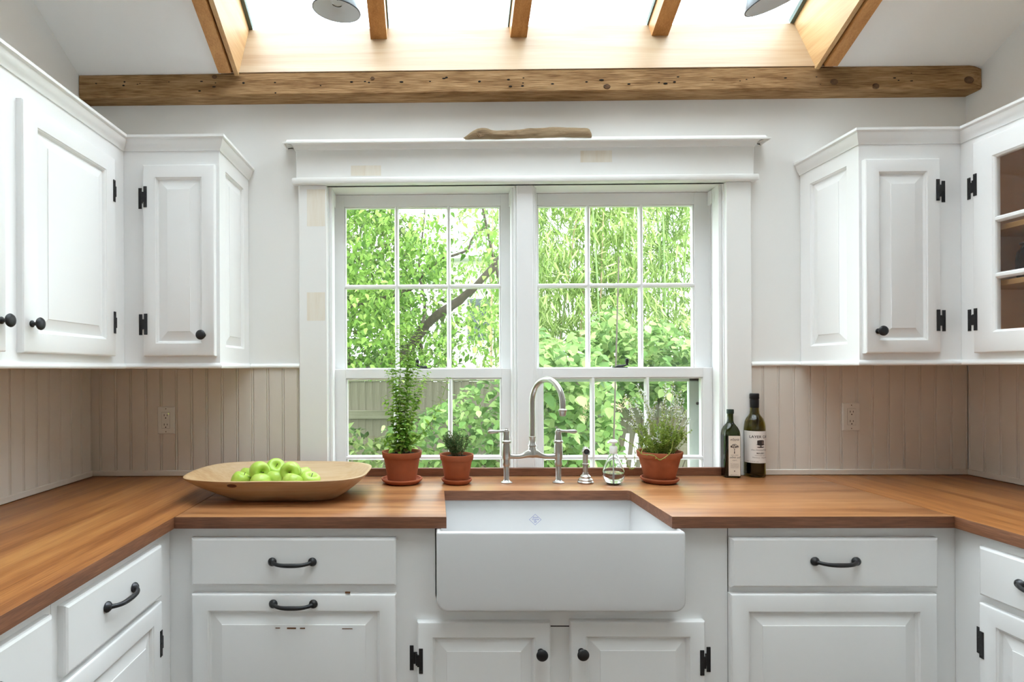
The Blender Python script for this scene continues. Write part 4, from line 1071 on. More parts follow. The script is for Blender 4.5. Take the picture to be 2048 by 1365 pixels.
# cake on its stand
def poly(pts): mb.add([fi(u, v) for u, v in pts], [tuple(range(len(pts)))])
def strips(u0, u1, lo, hi, n=12):
    for i in range(n):
        a, b = u0 + (u1 - u0) * i / n, u0 + (u1 - u0) * (i + 1) / n; poly([(a, lo(a)), (b, lo(b)), (b, hi(b)), (a, hi(a))])
ck = zz(893); cw = .0138
strips(-cw, cw, lambda u: ck - .0022 * (1 - (u / cw) ** 2), lambda u: zz(884.3) + .0022 * (1 - (u / cw) ** 2))
poly([(-cw * 1.3, ck + .0018), (-cw * 1.02, ck + .0022), (-cw * 1.02, ck + .0006), (-cw * 1.25, ck + .0010)]); poly([(cw * 1.02, ck + .0022), (cw * 1.3, ck + .0018), (cw * 1.25, ck + .0010), (cw * 1.02, ck + .0006)])
poly([(-.0014, ck - .002), (.0014, ck - .002), (.0028, zz(896.6)), (-.0028, zz(896.6))])
strips(-cw * 1.12, cw * 1.12, lambda u: zz(897) - .0026 * math.sqrt(max(0, 1 - (u / cw / 1.12) ** 2)), lambda u: zz(897) + .0020 * math.sqrt(max(0, 1 - (u / cw / 1.12) ** 2)), 14)
mb.build('label_print', ink, lab, smooth=0, recalc=False)
mb = MB(); put_text(mb, 'VINTAGE 2011', .0062, 0, zz(914.5), fi, spacing=1.15); put_text(mb, 'Mendoza - Argentina', .0072, 0, zz(918.8), fi); put_text(mb, 'ALC. 13.9% BY VOL.', .0052, -.052, zz(926.5), fi, align='LEFT')
mb.build('label_small_print', ink_soft, lab, smooth=0, recalc=False)
mb = MB()
for i in range(3): poly([(cw * (.30 + .2 * i), ck + .003), (cw * (.42 + .2 * i), ck + .003), (cw * (.42 + .2 * i), zz(885.5)), (cw * (.30 + .2 * i), zz(885.5))])
mb.v = [q + (q - Vector((p.x, p.y, q.z))).normalized() * .0002 for q in mb.v]
mb.build('label_cake_slice', ink_soft, lab, smooth=0, recalc=False)

# ------------------------------------------------------------------ carved bowl and apples
bc = Vector((-.548, 2.005, ZC))
bowl = thing('dough_bowl', 'long pale carved wooden bowl holding green apples, beside the left corner', 'bowl', bc)
def bowl_sec(a, b, ex, z, ox=0, wob=0, n=64, dip=0):
    r_ = []
    for i in range(n):
        t = 2 * PI * i / n; ca, sa = math.cos(t), math.sin(t)
        x = a * math.copysign(abs(ca) ** (2 / ex), ca); y = b * math.copysign(abs(sa) ** (2 / ex), sa)
        w = wob * mnoise.noise((x * 5, y * 5, 2.3))
        r_.append(bc + Vector((x * (1 + w) + ox, y * (1 + w), z + wob * .12 * mnoise.noise((x * 7, y * 7, 5)))))
    return r_
rowsb = [bowl_sec(.180, .118, 4.2, 0, .028), bowl_sec(.190, .126, 4.2, .004, .027), bowl_sec(.232, .150, 4.2, .026, .02), bowl_sec(.280, .178, 4.2, .055, .008, .01), bowl_sec(.314, .203, 3.6, .0785, 0, .02), bowl_sec(.315, .204, 3.6, .083, 0, .02), bowl_sec(.308, .198, 3.6, .0845, 0, .02), bowl_sec(.302, .193, 3.6, .081, 0, .02), bowl_sec(.268, .166, 4.2, .058, .008), bowl_sec(.222, .138, 4.2, .031, .018), bowl_sec(.180, .112, 4.2, .0165, .024), bowl_sec(.13, .075, 2.6, .0135, .024), bowl_sec(.05, .03, 2.2, .013, .024)]
mb = MB(); nb = 64; vs = [q for r_ in rowsb for q in r_]; fs = []
for j in range(len(rowsb) - 1):
    for i in range(nb): fs.append((j * nb + i, j * nb + (i + 1) % nb, (j + 1) * nb + (i + 1) % nb, (j + 1) * nb + i))
fs.append(tuple(range(nb))[::-1]); fs.append(tuple(range((len(rowsb) - 1) * nb, len(rowsb) * nb)))
mb.add(vs, fs).build('bowl_body', M['bowl'], bowl, smooth=60)
kp = bc + Vector((-.142, -.168, .052))
o = MB().lathe([(0, -.001), (.008, -.0006), (.013, .0), (.016, .001)], (0, 0, 0), 16, 'Y', sx=1.0, sy=.6).build('dark_knot', plain('bowl_knot', srgb(92, 52, 30), rough=.6, var=.3, vscale=90), bowl, local=True)
kq = onY(464, 972, 1.9)
# put the knot on the outside of the front wall
best = None
for y_ in [1.78 + .001 * i for i in range(160)]:
    q = onY(464, 972, y_); zrel = q.z - ZC
    if zrel < 0 or zrel > .08: continue
    A = [(.004, .190, .126, .027), (.026, .232, .150, .02), (.055, .280, .178, .008), (.0785, .314, .203, 0)]
    for (za, aa, ba, oa), (zb2, ab, bb, ob) in zip(A, A[1:]):
        if za <= zrel <= zb2:
            f = (zrel - za) / (zb2 - za); a_, b_, o_ = aa + (ab - aa) * f, ba + (bb - ba) * f, oa + (ob - oa) * f
            yy = bc.y - b_ * max(0, 1 - (abs(q.x - bc.x - o_) / a_) ** 4.2) ** (1 / 4.2)
            if best is None or abs(yy - y_) < best[0]: best = (abs(yy - y_), q)
o.location = best[1] - bc + Vector((0, -.0025, -.0012)); o.rotation_euler = (math.radians(42), 0, 0)

apple_m, nt, pb = new_mat('green_apple_skin')
tc = node(nt, 'ShaderNodeTexCoord'); nz = node(nt, 'ShaderNodeTexNoise'); nz.inputs['Scale'].default_value = 16; nz.inputs['Detail'].default_value = 3
link(nt, tc.outputs['Object'], nz.inputs['Vector'])
rp = ramp(nt, [(.28, srgb(150, 186, 62)), (.5, srgb(176, 206, 88)), (.72, srgb(198, 218, 118))], nz.outputs['Fac'])
sv = node(nt, 'ShaderNodeTexVoronoi'); sv.inputs['Scale'].default_value = 210; link(nt, tc.outputs['Object'], sv.inputs['Vector'])
sr_ = ramp(nt, [(.0, (1, 1, 1)), (.16, (0, 0, 0))], sv.outputs['Distance'])
mxx = node(nt, 'ShaderNodeMix'); mxx.data_type = 'RGBA'; mxx.inputs[7].default_value = (*srgb(214, 226, 150), 1)
mm = node(nt, 'ShaderNodeMath', operation='MULTIPLY'); mm.inputs[1].default_value = .5; link(nt, sr_.outputs['Color'], mm.inputs[0]); link(nt, mm.outputs[0], mxx.inputs[0]); link(nt, rp.outputs['Color'], mxx.inputs[6])
link(nt, mxx.outputs[2], pb.inputs['Base Color']); pb.inputs['Roughness'].default_value = .3
pb.inputs['Subsurface Weight'].default_value = .12; pb.inputs['Subsurface Radius'].default_value = (.006, .008, .003)
stem_m = plain('brown_stem', srgb(70, 52, 30), rough=.8)
apple_prof = [(0, .020), (.004, .0205), (.008, .0245), (.013, .0300), (.019, .0330), (.026, .0325), (.0325, .0265), (.0360, .0165), (.0368, .0055), (.0352, -.0065), (.0310, -.0185), (.0250, -.0275), (.0180, -.0325), (.0120, -.0335), (.0060, -.0305), (0, -.0290)]
am = MB().lathe(apple_prof, (0, 0, 0), 28)
am.v = [Vector((q.x * (1 + .03 * math.cos(5 * math.atan2(q.y, q.x)) * max(0, -q.z) / .033), q.y * (1 + .03 * math.cos(5 * math.atan2(q.y, q.x)) * max(0, -q.z) / .033), q.z)) for q in am.v]
proto = None
apples = [  # x pixel, y pixel or None for the bowl floor, depth, axis (points to the stem), label
    (518, 943, 1.97, (.62, -.77, -.01), 'green apple on top of the pile, leftmost of the upper three'),
    (551, 939, 2.03, (.31, -.70, .60), 'green apple on top of the pile, middle and highest'),
    (582, 944, 1.98, (-.01, -.99, .04), 'green apple on top of the pile, rightmost of the upper three'),
    (481, None, 1.962, (.4, .1, .8), 'green apple at the far left of the pile in the bowl'),
    (521, None, 1.915, (-.1, .5, .8), 'green apple in front, below the left one of the upper three'),
    (551, None, 1.972, (.1, .3, .9), 'green apple in the centre of the pile, mostly hidden'),
    (584, None, 1.918, (.2, .4, .8), 'green apple in front, below the right one of the upper three'),
    (619, None, 1.952, (.3, -.2, .9), 'green apple at the far right of the pile in the bowl'),
    (604, None, 2.045, (-.2, .2, .9), 'green apple at the back right of the pile'),
    (499, None, 2.045, (.1, .2, .9), 'green apple at the back left of the pile, mostly hidden'),
    (574, None, 2.10, (.0, .3, .9), 'green apple at the back of the bowl behind the upper three')]
for (ax, ay, aY, axis, lab_) in apples:
    c = onY(ax, ay if ay else 960, aY)
    if not ay: c.z = ZC + .0140 + .0362
    ap = thing('apple', lab_, 'apple', c, 'green apples in the wooden bowl')
    ap.rotation_euler = Vector(axis).to_track_quat('Z', 'Y').to_euler()
    s = rng.uniform(.96, 1.03)
    if proto is None:
        sk = am.build('skin', apple_m, ap, local=True, smooth=80)
        st = MB().tube([(0, 0, .019), (.001, 0, .028), (.003, .001, .036)], [.0012, .001, .0016], 7).build('stem', stem_m, ap, local=True)
        proto = (sk, st)
    else:
        sk, st = like(proto[0], ap), like(proto[1], ap)
    sk.scale = (s, s, s * rng.uniform(.95, 1.0))

# ------------------------------------------------------------------ driftwood on the window head
dz = HC1 + .0006
d0 = onY(919, 274, D - .04); d1 = onY(1181, 268, D - .04); Ld = d1.x - d0.x
dw = thing('driftwood', 'weathered grey-brown piece of driftwood lying on the window head', 'driftwood', ((d0.x + d1.x) / 2, D - .044, dz))
prof_d = [(t_, h_ * 1.3) for t_, h_ in [(0, .002), (.03, .010), (.06, .018), (.10, .031), (.135, .0395), (.17, .0415), (.205, .039), (.24, .033), (.29, .030), (.36, .031), (.45, .034), (.52, .038), (.60, .040), (.68, .0415), (.76, .0405), (.84, .038), (.92, .035), (.965, .033), (.988, .027), (1.0, .016)]]
mb = MB(); vs = []; fs = []; nd = 20
fine = []
for i in range(61):
    t = i / 60
    for (ta, ha), (tb, hb) in zip(prof_d, prof_d[1:]):
        if ta <= t <= tb: fine.append((t, ha + (hb - ha) * (t - ta) / (tb - ta))); break
for (t, hgt) in fine:
    x = d0.x + Ld * t; lift = .0 if t < .62 else (t - .62) * .012
    for k in range(nd):
        a = 2 * PI * k / nd; ry = .020 + .006 * math.sin(t * 7); rz = hgt / 2
        n_ = mnoise.noise((x * 20, math.cos(a) * 1.6, math.sin(a) * 1.6)) * .0034 + mnoise.noise((x * 9, math.cos(a) * 6, math.sin(a) * 6)) * .0030
        vs.append((x, D - .044 + (ry * min(1, hgt / .03) + n_) * math.cos(a), dz + lift + rz + (rz + n_ * .7) * math.sin(a) + .001))
for i in range(len(fine) - 1):
    for k in range(nd): fs.append((i * nd + k, i * nd + (k + 1) % nd, (i + 1) * nd + (k + 1) % nd, (i + 1) * nd + k))
fs.append(tuple(range(nd))[::-1]); fs.append(tuple(range((len(fine) - 1) * nd, len(fine) * nd)))
zmin = min(v[2] for v in vs); vs = [(a, b, c - zmin + dz) for a, b, c in vs]
mb.add(vs, fs).build('stick', M['drift'], dw, smooth=60)
kx = onY(961, 266, D - .066)
mb = MB().lathe([(0, -.0040), (.004, -.0034), (.0095, -.0045), (.0105, -.0030), (.0140, -.0035), (.0165, .001)], (kx.x, D - .0645, kx.z - .002), 20, 'Y')
dk = mb.build('cut_branch_end', plain('cracked_end_grain', srgb(134, 110, 82), rough=.9, var=.3, vscale=160, bump=.5, bscale=160), dw)
for i in range(9):
    a = PI * (i + .5) / 9; r0, r1 = .003, .012 + .002 * (i % 2)
    MB().add([(kx.x + r0 * math.cos(a) - .0003, D - .0692, kx.z - .002 + r0 * math.sin(a)), (kx.x + r1 * math.cos(a) - .0006, D - .0690, kx.z - .002 + r1 * math.sin(a)), (kx.x + r1 * math.cos(a) + .0006, D - .0690, kx.z - .002 + r1 * math.sin(a) + .0003), (kx.x + r0 * math.cos(a) + .0003, D - .0692, kx.z - .002 + r0 * math.sin(a))], [(0, 1, 2, 3)]).build('crack', M['dark'], dk, smooth=0)

# ------------------------------------------------------------------ wall sockets
def socket(px, py, label, led):
    c = onY(px, py, D - .0095); y = D - .0098
    s = thing('power_socket', label, 'socket', (c.x, y, c.z - .057))
    w, h = .0365, .0575
    T = frame((c.x - w, y, c.z - h), XA, ZA, -YA)
    rings(MB(), 2 * w, 2 * h, [(0, 0), (0, .002), (.0035, .0052), (.006, .0056)]).xform(T).build('cover_plate', M['plastic'], s, smooth=20)
    w2, h2 = .0168, .0335
    T2 = frame((c.x - w2, y - .0056, c.z - h2), XA, ZA, -YA)
    rings(MB(), 2 * w2, 2 * h2, [(0, -.001), (0, .0008), (.0008, .0014)]).xform(T2).build('receptacle', M['plastic'], s, smooth=0)
    g = MB(); g.box((c.x - w2 - .0006, y - .00585, c.z - h2 - .0006), (c.x + w2 + .0006, y - .0054, c.z + h2 + .0006)).build('receptacle_gap', plain('socket_groove', srgb(110, 96, 84)), s, smooth=0)
    yy = y - .0071
    for dz in (.0185, -.0205):
        for dx, hh in ((-.0063, .0042), (.0063, .0036)):
            MB().box((c.x + dx - .0011, yy, c.z + dz + .003 - hh), (c.x + dx + .0011, yy + .001, c.z + dz + .003 + hh)).build('slot', M['dark'], s, smooth=0)
        MB().lathe([(0, -.0001), (.0026, 0), (.0026, .001)], (c.x, yy, c.z + dz - .0085), 12, 'Y').build('earth_hole', M['dark'], s, smooth=0)
    for dz in (.0035, -.0035): MB().box((c.x - .006, yy - .0006, c.z + dz - .0025), (c.x + .006, yy + .001, c.z + dz + .0025), .0004).build('test_button', M['plastic'], s)
    for dz in (.048, -.048): MB().lathe([(0, -.0009), (.002, -.0007), (.0026, .0003)], (c.x, y - .0056, c.z + dz), 10, 'Y').build('screw', plain('painted_screw', srgb(120, 104, 90), rough=.5), s)
    if led:
        mt, nt, pb = new_mat('green_indicator'); pb.inputs['Emission Color'].default_value = (.75, 1, .12, 1); pb.inputs['Emission Strength'].default_value = 1.6; pb.inputs['Base Color'].default_value = (.4, .6, .1, 1)
        MB().lathe([(0, -.0012), (.0015, -.0008), (.0019, .0)], (c.x + .0125, yy + .0004, c.z + .0275), 10, 'Y').build('indicator_light', mt, s)
socket(333, 841, 'white wall socket with green indicator light, left beadboard', True)
socket(1701, 834, 'white wall socket without indicator light, right beadboard', False)

# ------------------------------------------------------------------ reflector lamps under the skylight
lamp_out = plain('grey_enamel', srgb(120, 128, 134), rough=.3, metal=.4); lamp_in = plain('white_enamel', (.82, .83, .84), rough=.35); rim_m = plain('dark_rim', srgb(60, 64, 70), rough=.4)
def lamp(px, py, Y, rad, axis, label, hook):
    c = onY(px, py, Y)
    A = Vector(axis).normalized()                 # direction the mouth of the shade faces
    L = thing('reflector_lamp', label, 'lamp', c, 'reflector lamps under the skylight')
    q = A.to_track_quat('Z', 'Y').to_matrix().to_4x4(); T = Matrix.Translation(c) @ q
    r = rad
    def lz(pr, n=40): return MB().lathe(pr, (0, 0, 0), n).xform(T)
    outp = [(r, 0), (r * .985, -r * .12), (r * .90, -r * .40), (r * .72, -r * .66), (r * .48, -r * .82), (r * .30, -r * .90), (r * .26, -r * 1.10)]
    sh = lz(outp).build('shade', lamp_out, L, smooth=50, recalc=False)
    lz([(a * .985, b + .002) for a, b in outp]).build('shade_lining', lamp_in, L, smooth=50, recalc=False)
    lz([(r * .985, .001), (r * 1.01, .0025), (r * 1.02, 0), (r * 1.01, -.0025), (r * .985, -.001)]).build('shade_rim', rim_m, L)
    lz([(r * .30, -r * 1.06), (r * .30, -r * 1.55), (r * .22, -r * 1.65), (0, -r * 1.65)]).build('socket', rim_m, L)
    lz([(0, -r * .18), (r * .20, -r * .22), (r * .34, -r * .40), (r * .36, -r * .58), (r * .25, -r * .80), (r * .2, -r * .95)]).build('bulb', glass('clear_bulb', (1, 1, 1), 1.2), L)
    lz([(0, -r * .40), (.003, -r * .42), (.004, -r * .5), (.003, -r * .9), (0, -r * .92)]).build('filament_support', rim_m, L)
    s = T @ Vector((0, 0, -r * 1.62)); h = Vector(hook)
    pts = []
    for i in range(17):
        t = i / 16; b = s + (-A) * .10; 
        pts.append(s * (1 - t) ** 2 + b * 2 * t * (1 - t) + h * t * t)
    MB().tube(pts, .006, 10).build('arm', rim_m, L)
    mt_ = (h - pts[-2]).normalized()
    MB().lathe([(0, .004), (.02, .003), (.028, 0), (.0, 0)], (0, 0, 0), 20).xform(Matrix.Translation(h - mt_ * .004) @ mt_.to_track_quat('Z', 'Y').to_matrix().to_4x4()).build('mounting_plate', rim_m, L)
def under_bar(x, y): return Vector((x, y, roofZ(y))) + nrm * (GL - .075 - .002)
lamp(673, 21, 1.90, .0805, (-.12, .14, -1.0), 'grey enamel reflector lamp at the upper left of the skylight', under_bar(BARX[0] - .0, 1.62))
lamp(1560, -6, 1.90, .106, (.33, .12, -1.0), 'grey enamel reflector lamp at the upper right of the skylight', under_bar(BARX[2], 1.62))

# ------------------------------------------------------------------ jar behind the cabinet glass
jz = gzb + zr[1] - .012 + .0006
jar = thing('jar', 'dark glazed jar on the middle shelf inside the glass-door cabinet', 'jar', (2.035, 1.93, jz))
MB().lathe([(0, 0), (.032, 0), (.036, .004), (.041, .03), (.042, .07), (.038, .10), (.028, .115), (.026, .122), (.030, .126), (.026, .128), (.022, .120), (0, .118)], (2.035, 1.93, jz), 28).build('jar_body', plain('dark_burgundy_glaze', srgb(58, 34, 36), rough=.2), jar, smooth=50)
MB().lathe([(.031, .1265), (.031, .131), (.012, .138), (.008, .142), (.011, .150), (.007, .156), (0, .157)], (2.035, 1.93, jz), 24).build('lid', plain('grey_lid', srgb(110, 112, 110), rough=.3), jar, smooth=50)

# ================================================================== leaves
def leaf_shape(kind):
    if kind == 'ovate': T = [0, .12, .35, .65, 1]; Wd = [.012, .17, .29, .19, 0]; droop = .22; fold = .10
    elif kind == 'round': T = [0, .10, .38, .68, 1]; Wd = [.012, .24, .40, .30, 0]; droop = .20; fold = .08
    elif kind == 'bamboo': T = [0, .18, .5, 1]; Wd = [.008, .055, .050, 0]; droop = .28; fold = .03
    else: T = [0, .45, 1]; Wd = [.03, .22, 0]; droop = .10; fold = .06       # tiny
    vs = []; fs = []
    for t, w in zip(T, Wd):
        z = -droop * t * t
        if w == 0: vs.append((t, 0, z))
        else: vs += [(t, -w, z + fold * w / .3), (t, 0, z), (t, w, z + fold * w / .3)]
    n = len(T)
    for i in range(n - 2):
        a = i * 3; fs += [(a, a + 3, a + 4, a + 1), (a + 1, a + 4, a + 5, a + 2)]
    a = (n - 2) * 3; fs += [(a, a + 3, a + 1), (a + 1, a + 3, a + 2)]
    return np.array(vs, float), fs
LEAF = {k: leaf_shape(k) for k in ('ovate', 'round', 'bamboo', 'tiny')}
def basis(d, up, roll=0.0):
    x = Vector(d).normalized(); z = Vector(up); z = z - x * z.dot(x)
    if z.length < 1e-4: z = x.orthogonal()
    z.normalize(); y = z.cross(x)
    if roll:
        q = Matrix.Rotation(roll, 3, x); z = q @ z; y = q @ y
    return np.array([[x.x, y.x, z.x], [x.y, y.y, z.y], [x.z, y.z, z.z]])
def leaf_field(parent, items, kind, mat, n_single=0, single='leaf', rest='foliage', margin=40):
    """items: (pos, basis, size). The n_single that show largest become parts of their own, the rest one mesh."""
    base, faces = LEAF[kind]; off = wloc(parent)
    vis = []
    for i, (p, B, s) in enumerate(items):
        x, y = pix(p)
        if -margin < x < 2048 + margin and -margin < y < 1365 + margin: vis.append((s / max(p.y, .1) + (.0 if 0 else 0), i))
    vis.sort(reverse=True); chosen = [i for _, i in vis[:n_single]]; cs = set(chosen)
    first = None
    for i in chosen:
        p, B, s = items[i]
        if first is None:
            me = bpy.data.meshes.new(single); me.from_pydata([tuple(v) for v in base], [], faces); me.materials.append(mat)
            me.polygons.foreach_set('use_smooth', [True] * len(me.polygons)); first = me
        o = bpy.data.objects.new(single, first); COL.objects.link(o); o.parent = parent
        Mx = Matrix.Identity(4)
        for r in range(3):
            for c in range(3): Mx[r][c] = B[r][c] * s
            Mx[r][3] = p[r] - off[r]
        o.matrix_basis = Mx
    others = [items[i] for i in range(len(items)) if i not in cs]
    if not others: return
    P = np.array([[p[0] - off.x, p[1] - off.y, p[2] - off.z] for p, _, _ in others]); Bm = np.array([b for _, b, _ in others]); S = np.array([s for _, _, s in others])
    V = np.einsum('nij,kj->nki', Bm * S[:, None, None], base) + P[:, None, :]
    nv = base.shape[0]; allf = []; loops = []; starts = []; tot = []
    fl = [i for f in faces for i in f]; lens = [len(f) for f in faces]
    n = len(others)
    L = (np.array(fl)[None, :] + (np.arange(n) * nv)[:, None]).ravel()
    ln = np.tile(np.array(lens), n); st = np.concatenate([[0], np.cumsum(ln)[:-1]])
    me = bpy.data.meshes.new(rest); me.vertices.add(n * nv); me.vertices.foreach_set('co', V.ravel())
    me.loops.add(len(L)); me.loops.foreach_set('vertex_index', L.astype(np.int32)); me.polygons.add(len(ln)); me.polygons.foreach_set('loop_start', st.astype(np.int32))
    me.polygons.foreach_set('use_smooth', np.ones(len(ln), bool)); me.update(calc_edges=True); me.validate()
    me.materials.append(mat)
    o = bpy.data.objects.new(rest, me); COL.objects.link(o); o.parent = parent; o['kind'] = 'stuff'
    return o
def rvec(r=rng):
    while True:
        v = Vector((r.uniform(-1, 1), r.uniform(-1, 1), r.uniform(-1, 1)))
        if .05 < v.length < 1: return v.normalized()

# ================================================================== potted herbs
def pot(px, py, rim_px, rim_py, low_px, sauc_px, label, mat, name='potted_herb', tall=1.0):
    c = onZ(px, py, COUNTER); c.z = ZC; k = c.y / F_PX
    o = thing(name, label, 'potted plant', c)
    R, rb, rs = rim_px * k, low_px * k, sauc_px * k; H = (py - rim_py) * k
    zb = .009; rimh = H * .19
    body = [(0, zb), (rb * .93, zb), (rb, zb + .003), (R * .90, H - rimh - .001), (R * .955, H - rimh), (R * .965, H - rimh + .001), (R, H - .004), (R * .995, H), (R * .93, H), (R * .90, H - .006), (R * .86, H - rimh), (R * .80, H * .55)]
    MB().lathe(body, c, 44).build('pot', mat, o, smooth=40)
    MB().lathe([(0, 0), (rs * .78, 0), (rs * .90, .006), (rs * .97, .011), (rs, .015), (rs * .99, .019), (rs * .92, .019), (rs * .88, .012), (rs * .80, .0088), (0, .0088)], c, 44).build('saucer', mat, o, smooth=40)
    sm = MB().lathe([(R * .86, H - .012), (R * .6, H - .008), (R * .3, H - .006), (0, H - .005)], c, 30)
    sm.v = [q + ZA * (mnoise.noise(q * 90) * .003) for q in sm.v]
    sm.build('soil', M['soil'], o, smooth=60)
    return o, c, R, H, k
herb_leaf = leaf_mat('oregano_leaf', [(.2, srgb(75, 117, 29)), (.45, srgb(117, 159, 50)), (.7, srgb(157, 192, 80)), (.9, srgb(184, 213, 111))], .35, .45, 40)
herb_stem = plain('pale_green_stem', srgb(138, 164, 84), rough=.6)
thyme_leaf = leaf_mat('thyme_leaf', [(.2, srgb(52, 76, 42)), (.5, srgb(84, 112, 66)), (.85, srgb(128, 152, 100))], .25, .5, 60)
thyme_stem = plain('brown_thyme_stem', srgb(110, 96, 62), rough=.7)
fl_leaf = leaf_mat('flowering_thyme_leaf', [(.2, srgb(85, 110, 36)), (.5, srgb(133, 160, 62)), (.85, srgb(188, 205, 104))], .3, .5, 60)
fl_stem = plain('yellow_green_stem', srgb(158, 164, 86), rough=.6)
petal_m = leaf_mat('white_petal', [(.2, srgb(222, 220, 224)), (.8, srgb(246, 244, 246))], .35, .6, 60)

def spline(pts, n):
    """Catmull-Rom through pts"""
    pts = [Vector(p) for p in pts]; P = [pts[0] * 2 - pts[1]] + pts + [pts[-1] * 2 - pts[-2]]; out = []
    m_ = len(pts) - 1
    for i in range(n + 1):
        u = min(i / n * m_, m_ - 1e-6); j = int(u); t = u - j; a, b, c, d = P[j], P[j + 1], P[j + 2], P[j + 3]
        out.append(.5 * ((2 * b) + (c - a) * t + (2 * a - 5 * b + 4 * c - d) * t * t + (3 * b - a - 3 * c + d) * t ** 3))
    return out

# tall leggy oregano
r1 = random.Random(21)
o1, c, R, H, k = pot(804, 966, 40, 903, 28.5, 41, 'tall leggy green herb in a terracotta pot with saucer, left on the sill', M['terra'])
def plant_stems(o, c, H, paths, rad, mat):
    res = []
    for pts in paths:
        MB().tube(pts, [rad * (1 - .55 * i / (len(pts) - 1)) for i in range(len(pts))], 6).build('stem', mat, o, smooth=60)
tips = [(772, 742), (781, 700), (790, 668), (800, 652), (812, 640), (824, 655), (834, 672), (842, 648), (852, 705), (858, 745), (768, 795), (848, 760), (784, 735), (818, 700), (897, 758), (746, 880), (862, 860)]
paths = []; items = []
for (tx, ty) in tips:
    dY = r1.uniform(-.06, .05); e = onY(tx, ty, c.y + dY)
    b = c + Vector((r1.uniform(-.035, .035), r1.uniform(-.03, .03), H - .008))
    m1 = b + (e - b) * .35 + Vector((r1.uniform(-.02, .02), r1.uniform(-.02, .02), .02)); m2 = b + (e - b) * .7 + Vector((r1.uniform(-.012, .012), r1.uniform(-.015, .015), .012))
    if tx > 880: m1 = onY(858, 850, c.y + dY); m2 = onY(882, 800, c.y + dY)
    pts = spline([b, m1, m2, e], 26); paths.append(pts)
    Ls = sum((pts[i + 1] - pts[i]).length for i in range(26)); step = .0135 if tx < 880 else .03
    nn = max(5, int(Ls / step))
    for j in range(nn + 1):
        t = j / nn
        if t < .04: continue
        q = t * 26; i0 = min(int(q), 25); pp = pts[i0] + (pts[i0 + 1] - pts[i0]) * (q - i0); T_ = (pts[min(i0 + 1, 26)] - pts[i0]).normalized()
        a0_ = j * 1.45 + r1.uniform(-.4, .4)
        side = T_.orthogonal().normalized(); side = Matrix.Rotation(a0_, 3, T_) @ side
        s = (.034 - .019 * t) * r1.uniform(.75, 1.2)
        if ty > 840: s *= .8
        for sg in (1, -1):
            d = (side * sg + T_ * r1.uniform(.1, .6) + Vector((0, 0, r1.uniform(-.3, .15)))).normalized()
            items.append((pp + d * .002, basis(d, T_ + rvec(r1) * .5), s))
        if t < .75 and r1.random() < .75:            # small axillary leaves
            for _ in range(2):
                d = (Matrix.Rotation(r1.uniform(0, 6.28), 3, T_) @ side + T_ * .8).normalized(); items.append((pp, basis(d, rvec(r1)), s * .55))
plant_stems(o1, c, H, paths, .0015, herb_stem)
for _ in range(90):                                  # leafy base
    a = r1.uniform(0, 6.28); rr2 = r1.uniform(.005, .055); p_ = c + Vector((rr2 * math.cos(a), rr2 * math.sin(a), H + r1.uniform(-.004, .07)))
    d = Vector((math.cos(a), math.sin(a), r1.uniform(-.5, .6))); items.append((p_, basis(d, ZA + rvec(r1) * .6), r1.uniform(.018, .032)))
leaf_field(o1, items, 'ovate', herb_leaf, 280, 'leaf', 'small_leaves')

# small thyme
r2 = random.Random(5)
o2, c, R, H, k = pot(913.5, 967, 34, 909, 23.5, 30.5, 'small thyme plant in the little terracotta pot with saucer, beside the tap', M['terra'])
items = []; paths = []
for i in range(62):
    a = r2.uniform(0, 6.28); rr2 = math.sqrt(r2.random()); e = c + Vector((rr2 * .062 * math.cos(a), rr2 * .05 * math.sin(a), H + .038 + .062 * r2.random() ** .7 * (1 - .5 * rr2 ** 2)))
    b = c + Vector((rr2 * .022 * math.cos(a), rr2 * .02 * math.sin(a), H - .006)); md = (b + e) / 2 + Vector((r2.uniform(-.01, .01), r2.uniform(-.01, .01), .008))
    pts = spline([b, md, e], 10); paths.append(pts)
    for j in range(2, 11):
        for q in range(5):
            d = (rvec(r2) + (pts[j] - pts[j - 1]).normalized() * .6); items.append((pts[j] + rvec(r2) * .0015, basis(d, rvec(r2)), r2.uniform(.0055, .0095)))
mb = MB()
for pts in paths: mb.tube(pts, .0007, 5)
tag(mb.build('stems', thyme_stem, o2, smooth=60), kind='stuff')
leaf_field(o2, items, 'tiny', thyme_leaf, 0, rest='leaves')

# flowering thyme
r3 = random.Random(11)
o3, c, R, H, k = pot(1319, 965, 43.5, 903, 28, 36.5, 'bushy thyme with white flowers in a weathered terracotta pot', M['terra_old'])
tops = [(1249, 790), (1258, 808), (1276, 772), (1268, 800), (1287, 783), (1300, 815), (1312, 800), (1330, 770), (1335, 780), (1347, 767), (1352, 790), (1362, 782), (1365, 800), (1342, 812), (1322, 808), (1292, 806), (1252, 842), (1246, 880), (1378, 838), (1384, 862), (1263, 830), (1372, 822)]
items = []; flowers = []; paths = []
def thyme_branch(b, e, bow, leafy, flower, sz=.0075):
    md = b + (e - b) * .55 + bow; pts = spline([b, md, e], 18); paths.append(pts)
    for j in range(1, 19):
        t = j / 18
        for q in range(leafy):
            d = rvec(r3) + (pts[j] - pts[j - 1]).normalized() * .5; items.append((pts[j] + rvec(r3) * .002, basis(d, rvec(r3)), r3.uniform(.7, 1.25) * sz))
        if flower and t > .55 and r3.random() < .85:
            for q in range(r3.randint(2, 4)):
                fc = pts[j] + rvec(r3) * .0055
                for w_ in range(4):
                    d = (rvec(r3) + Vector((0, -.4, .4))).normalized(); flowers.append((fc, basis(d, rvec(r3)), r3.uniform(.005, .0075)))
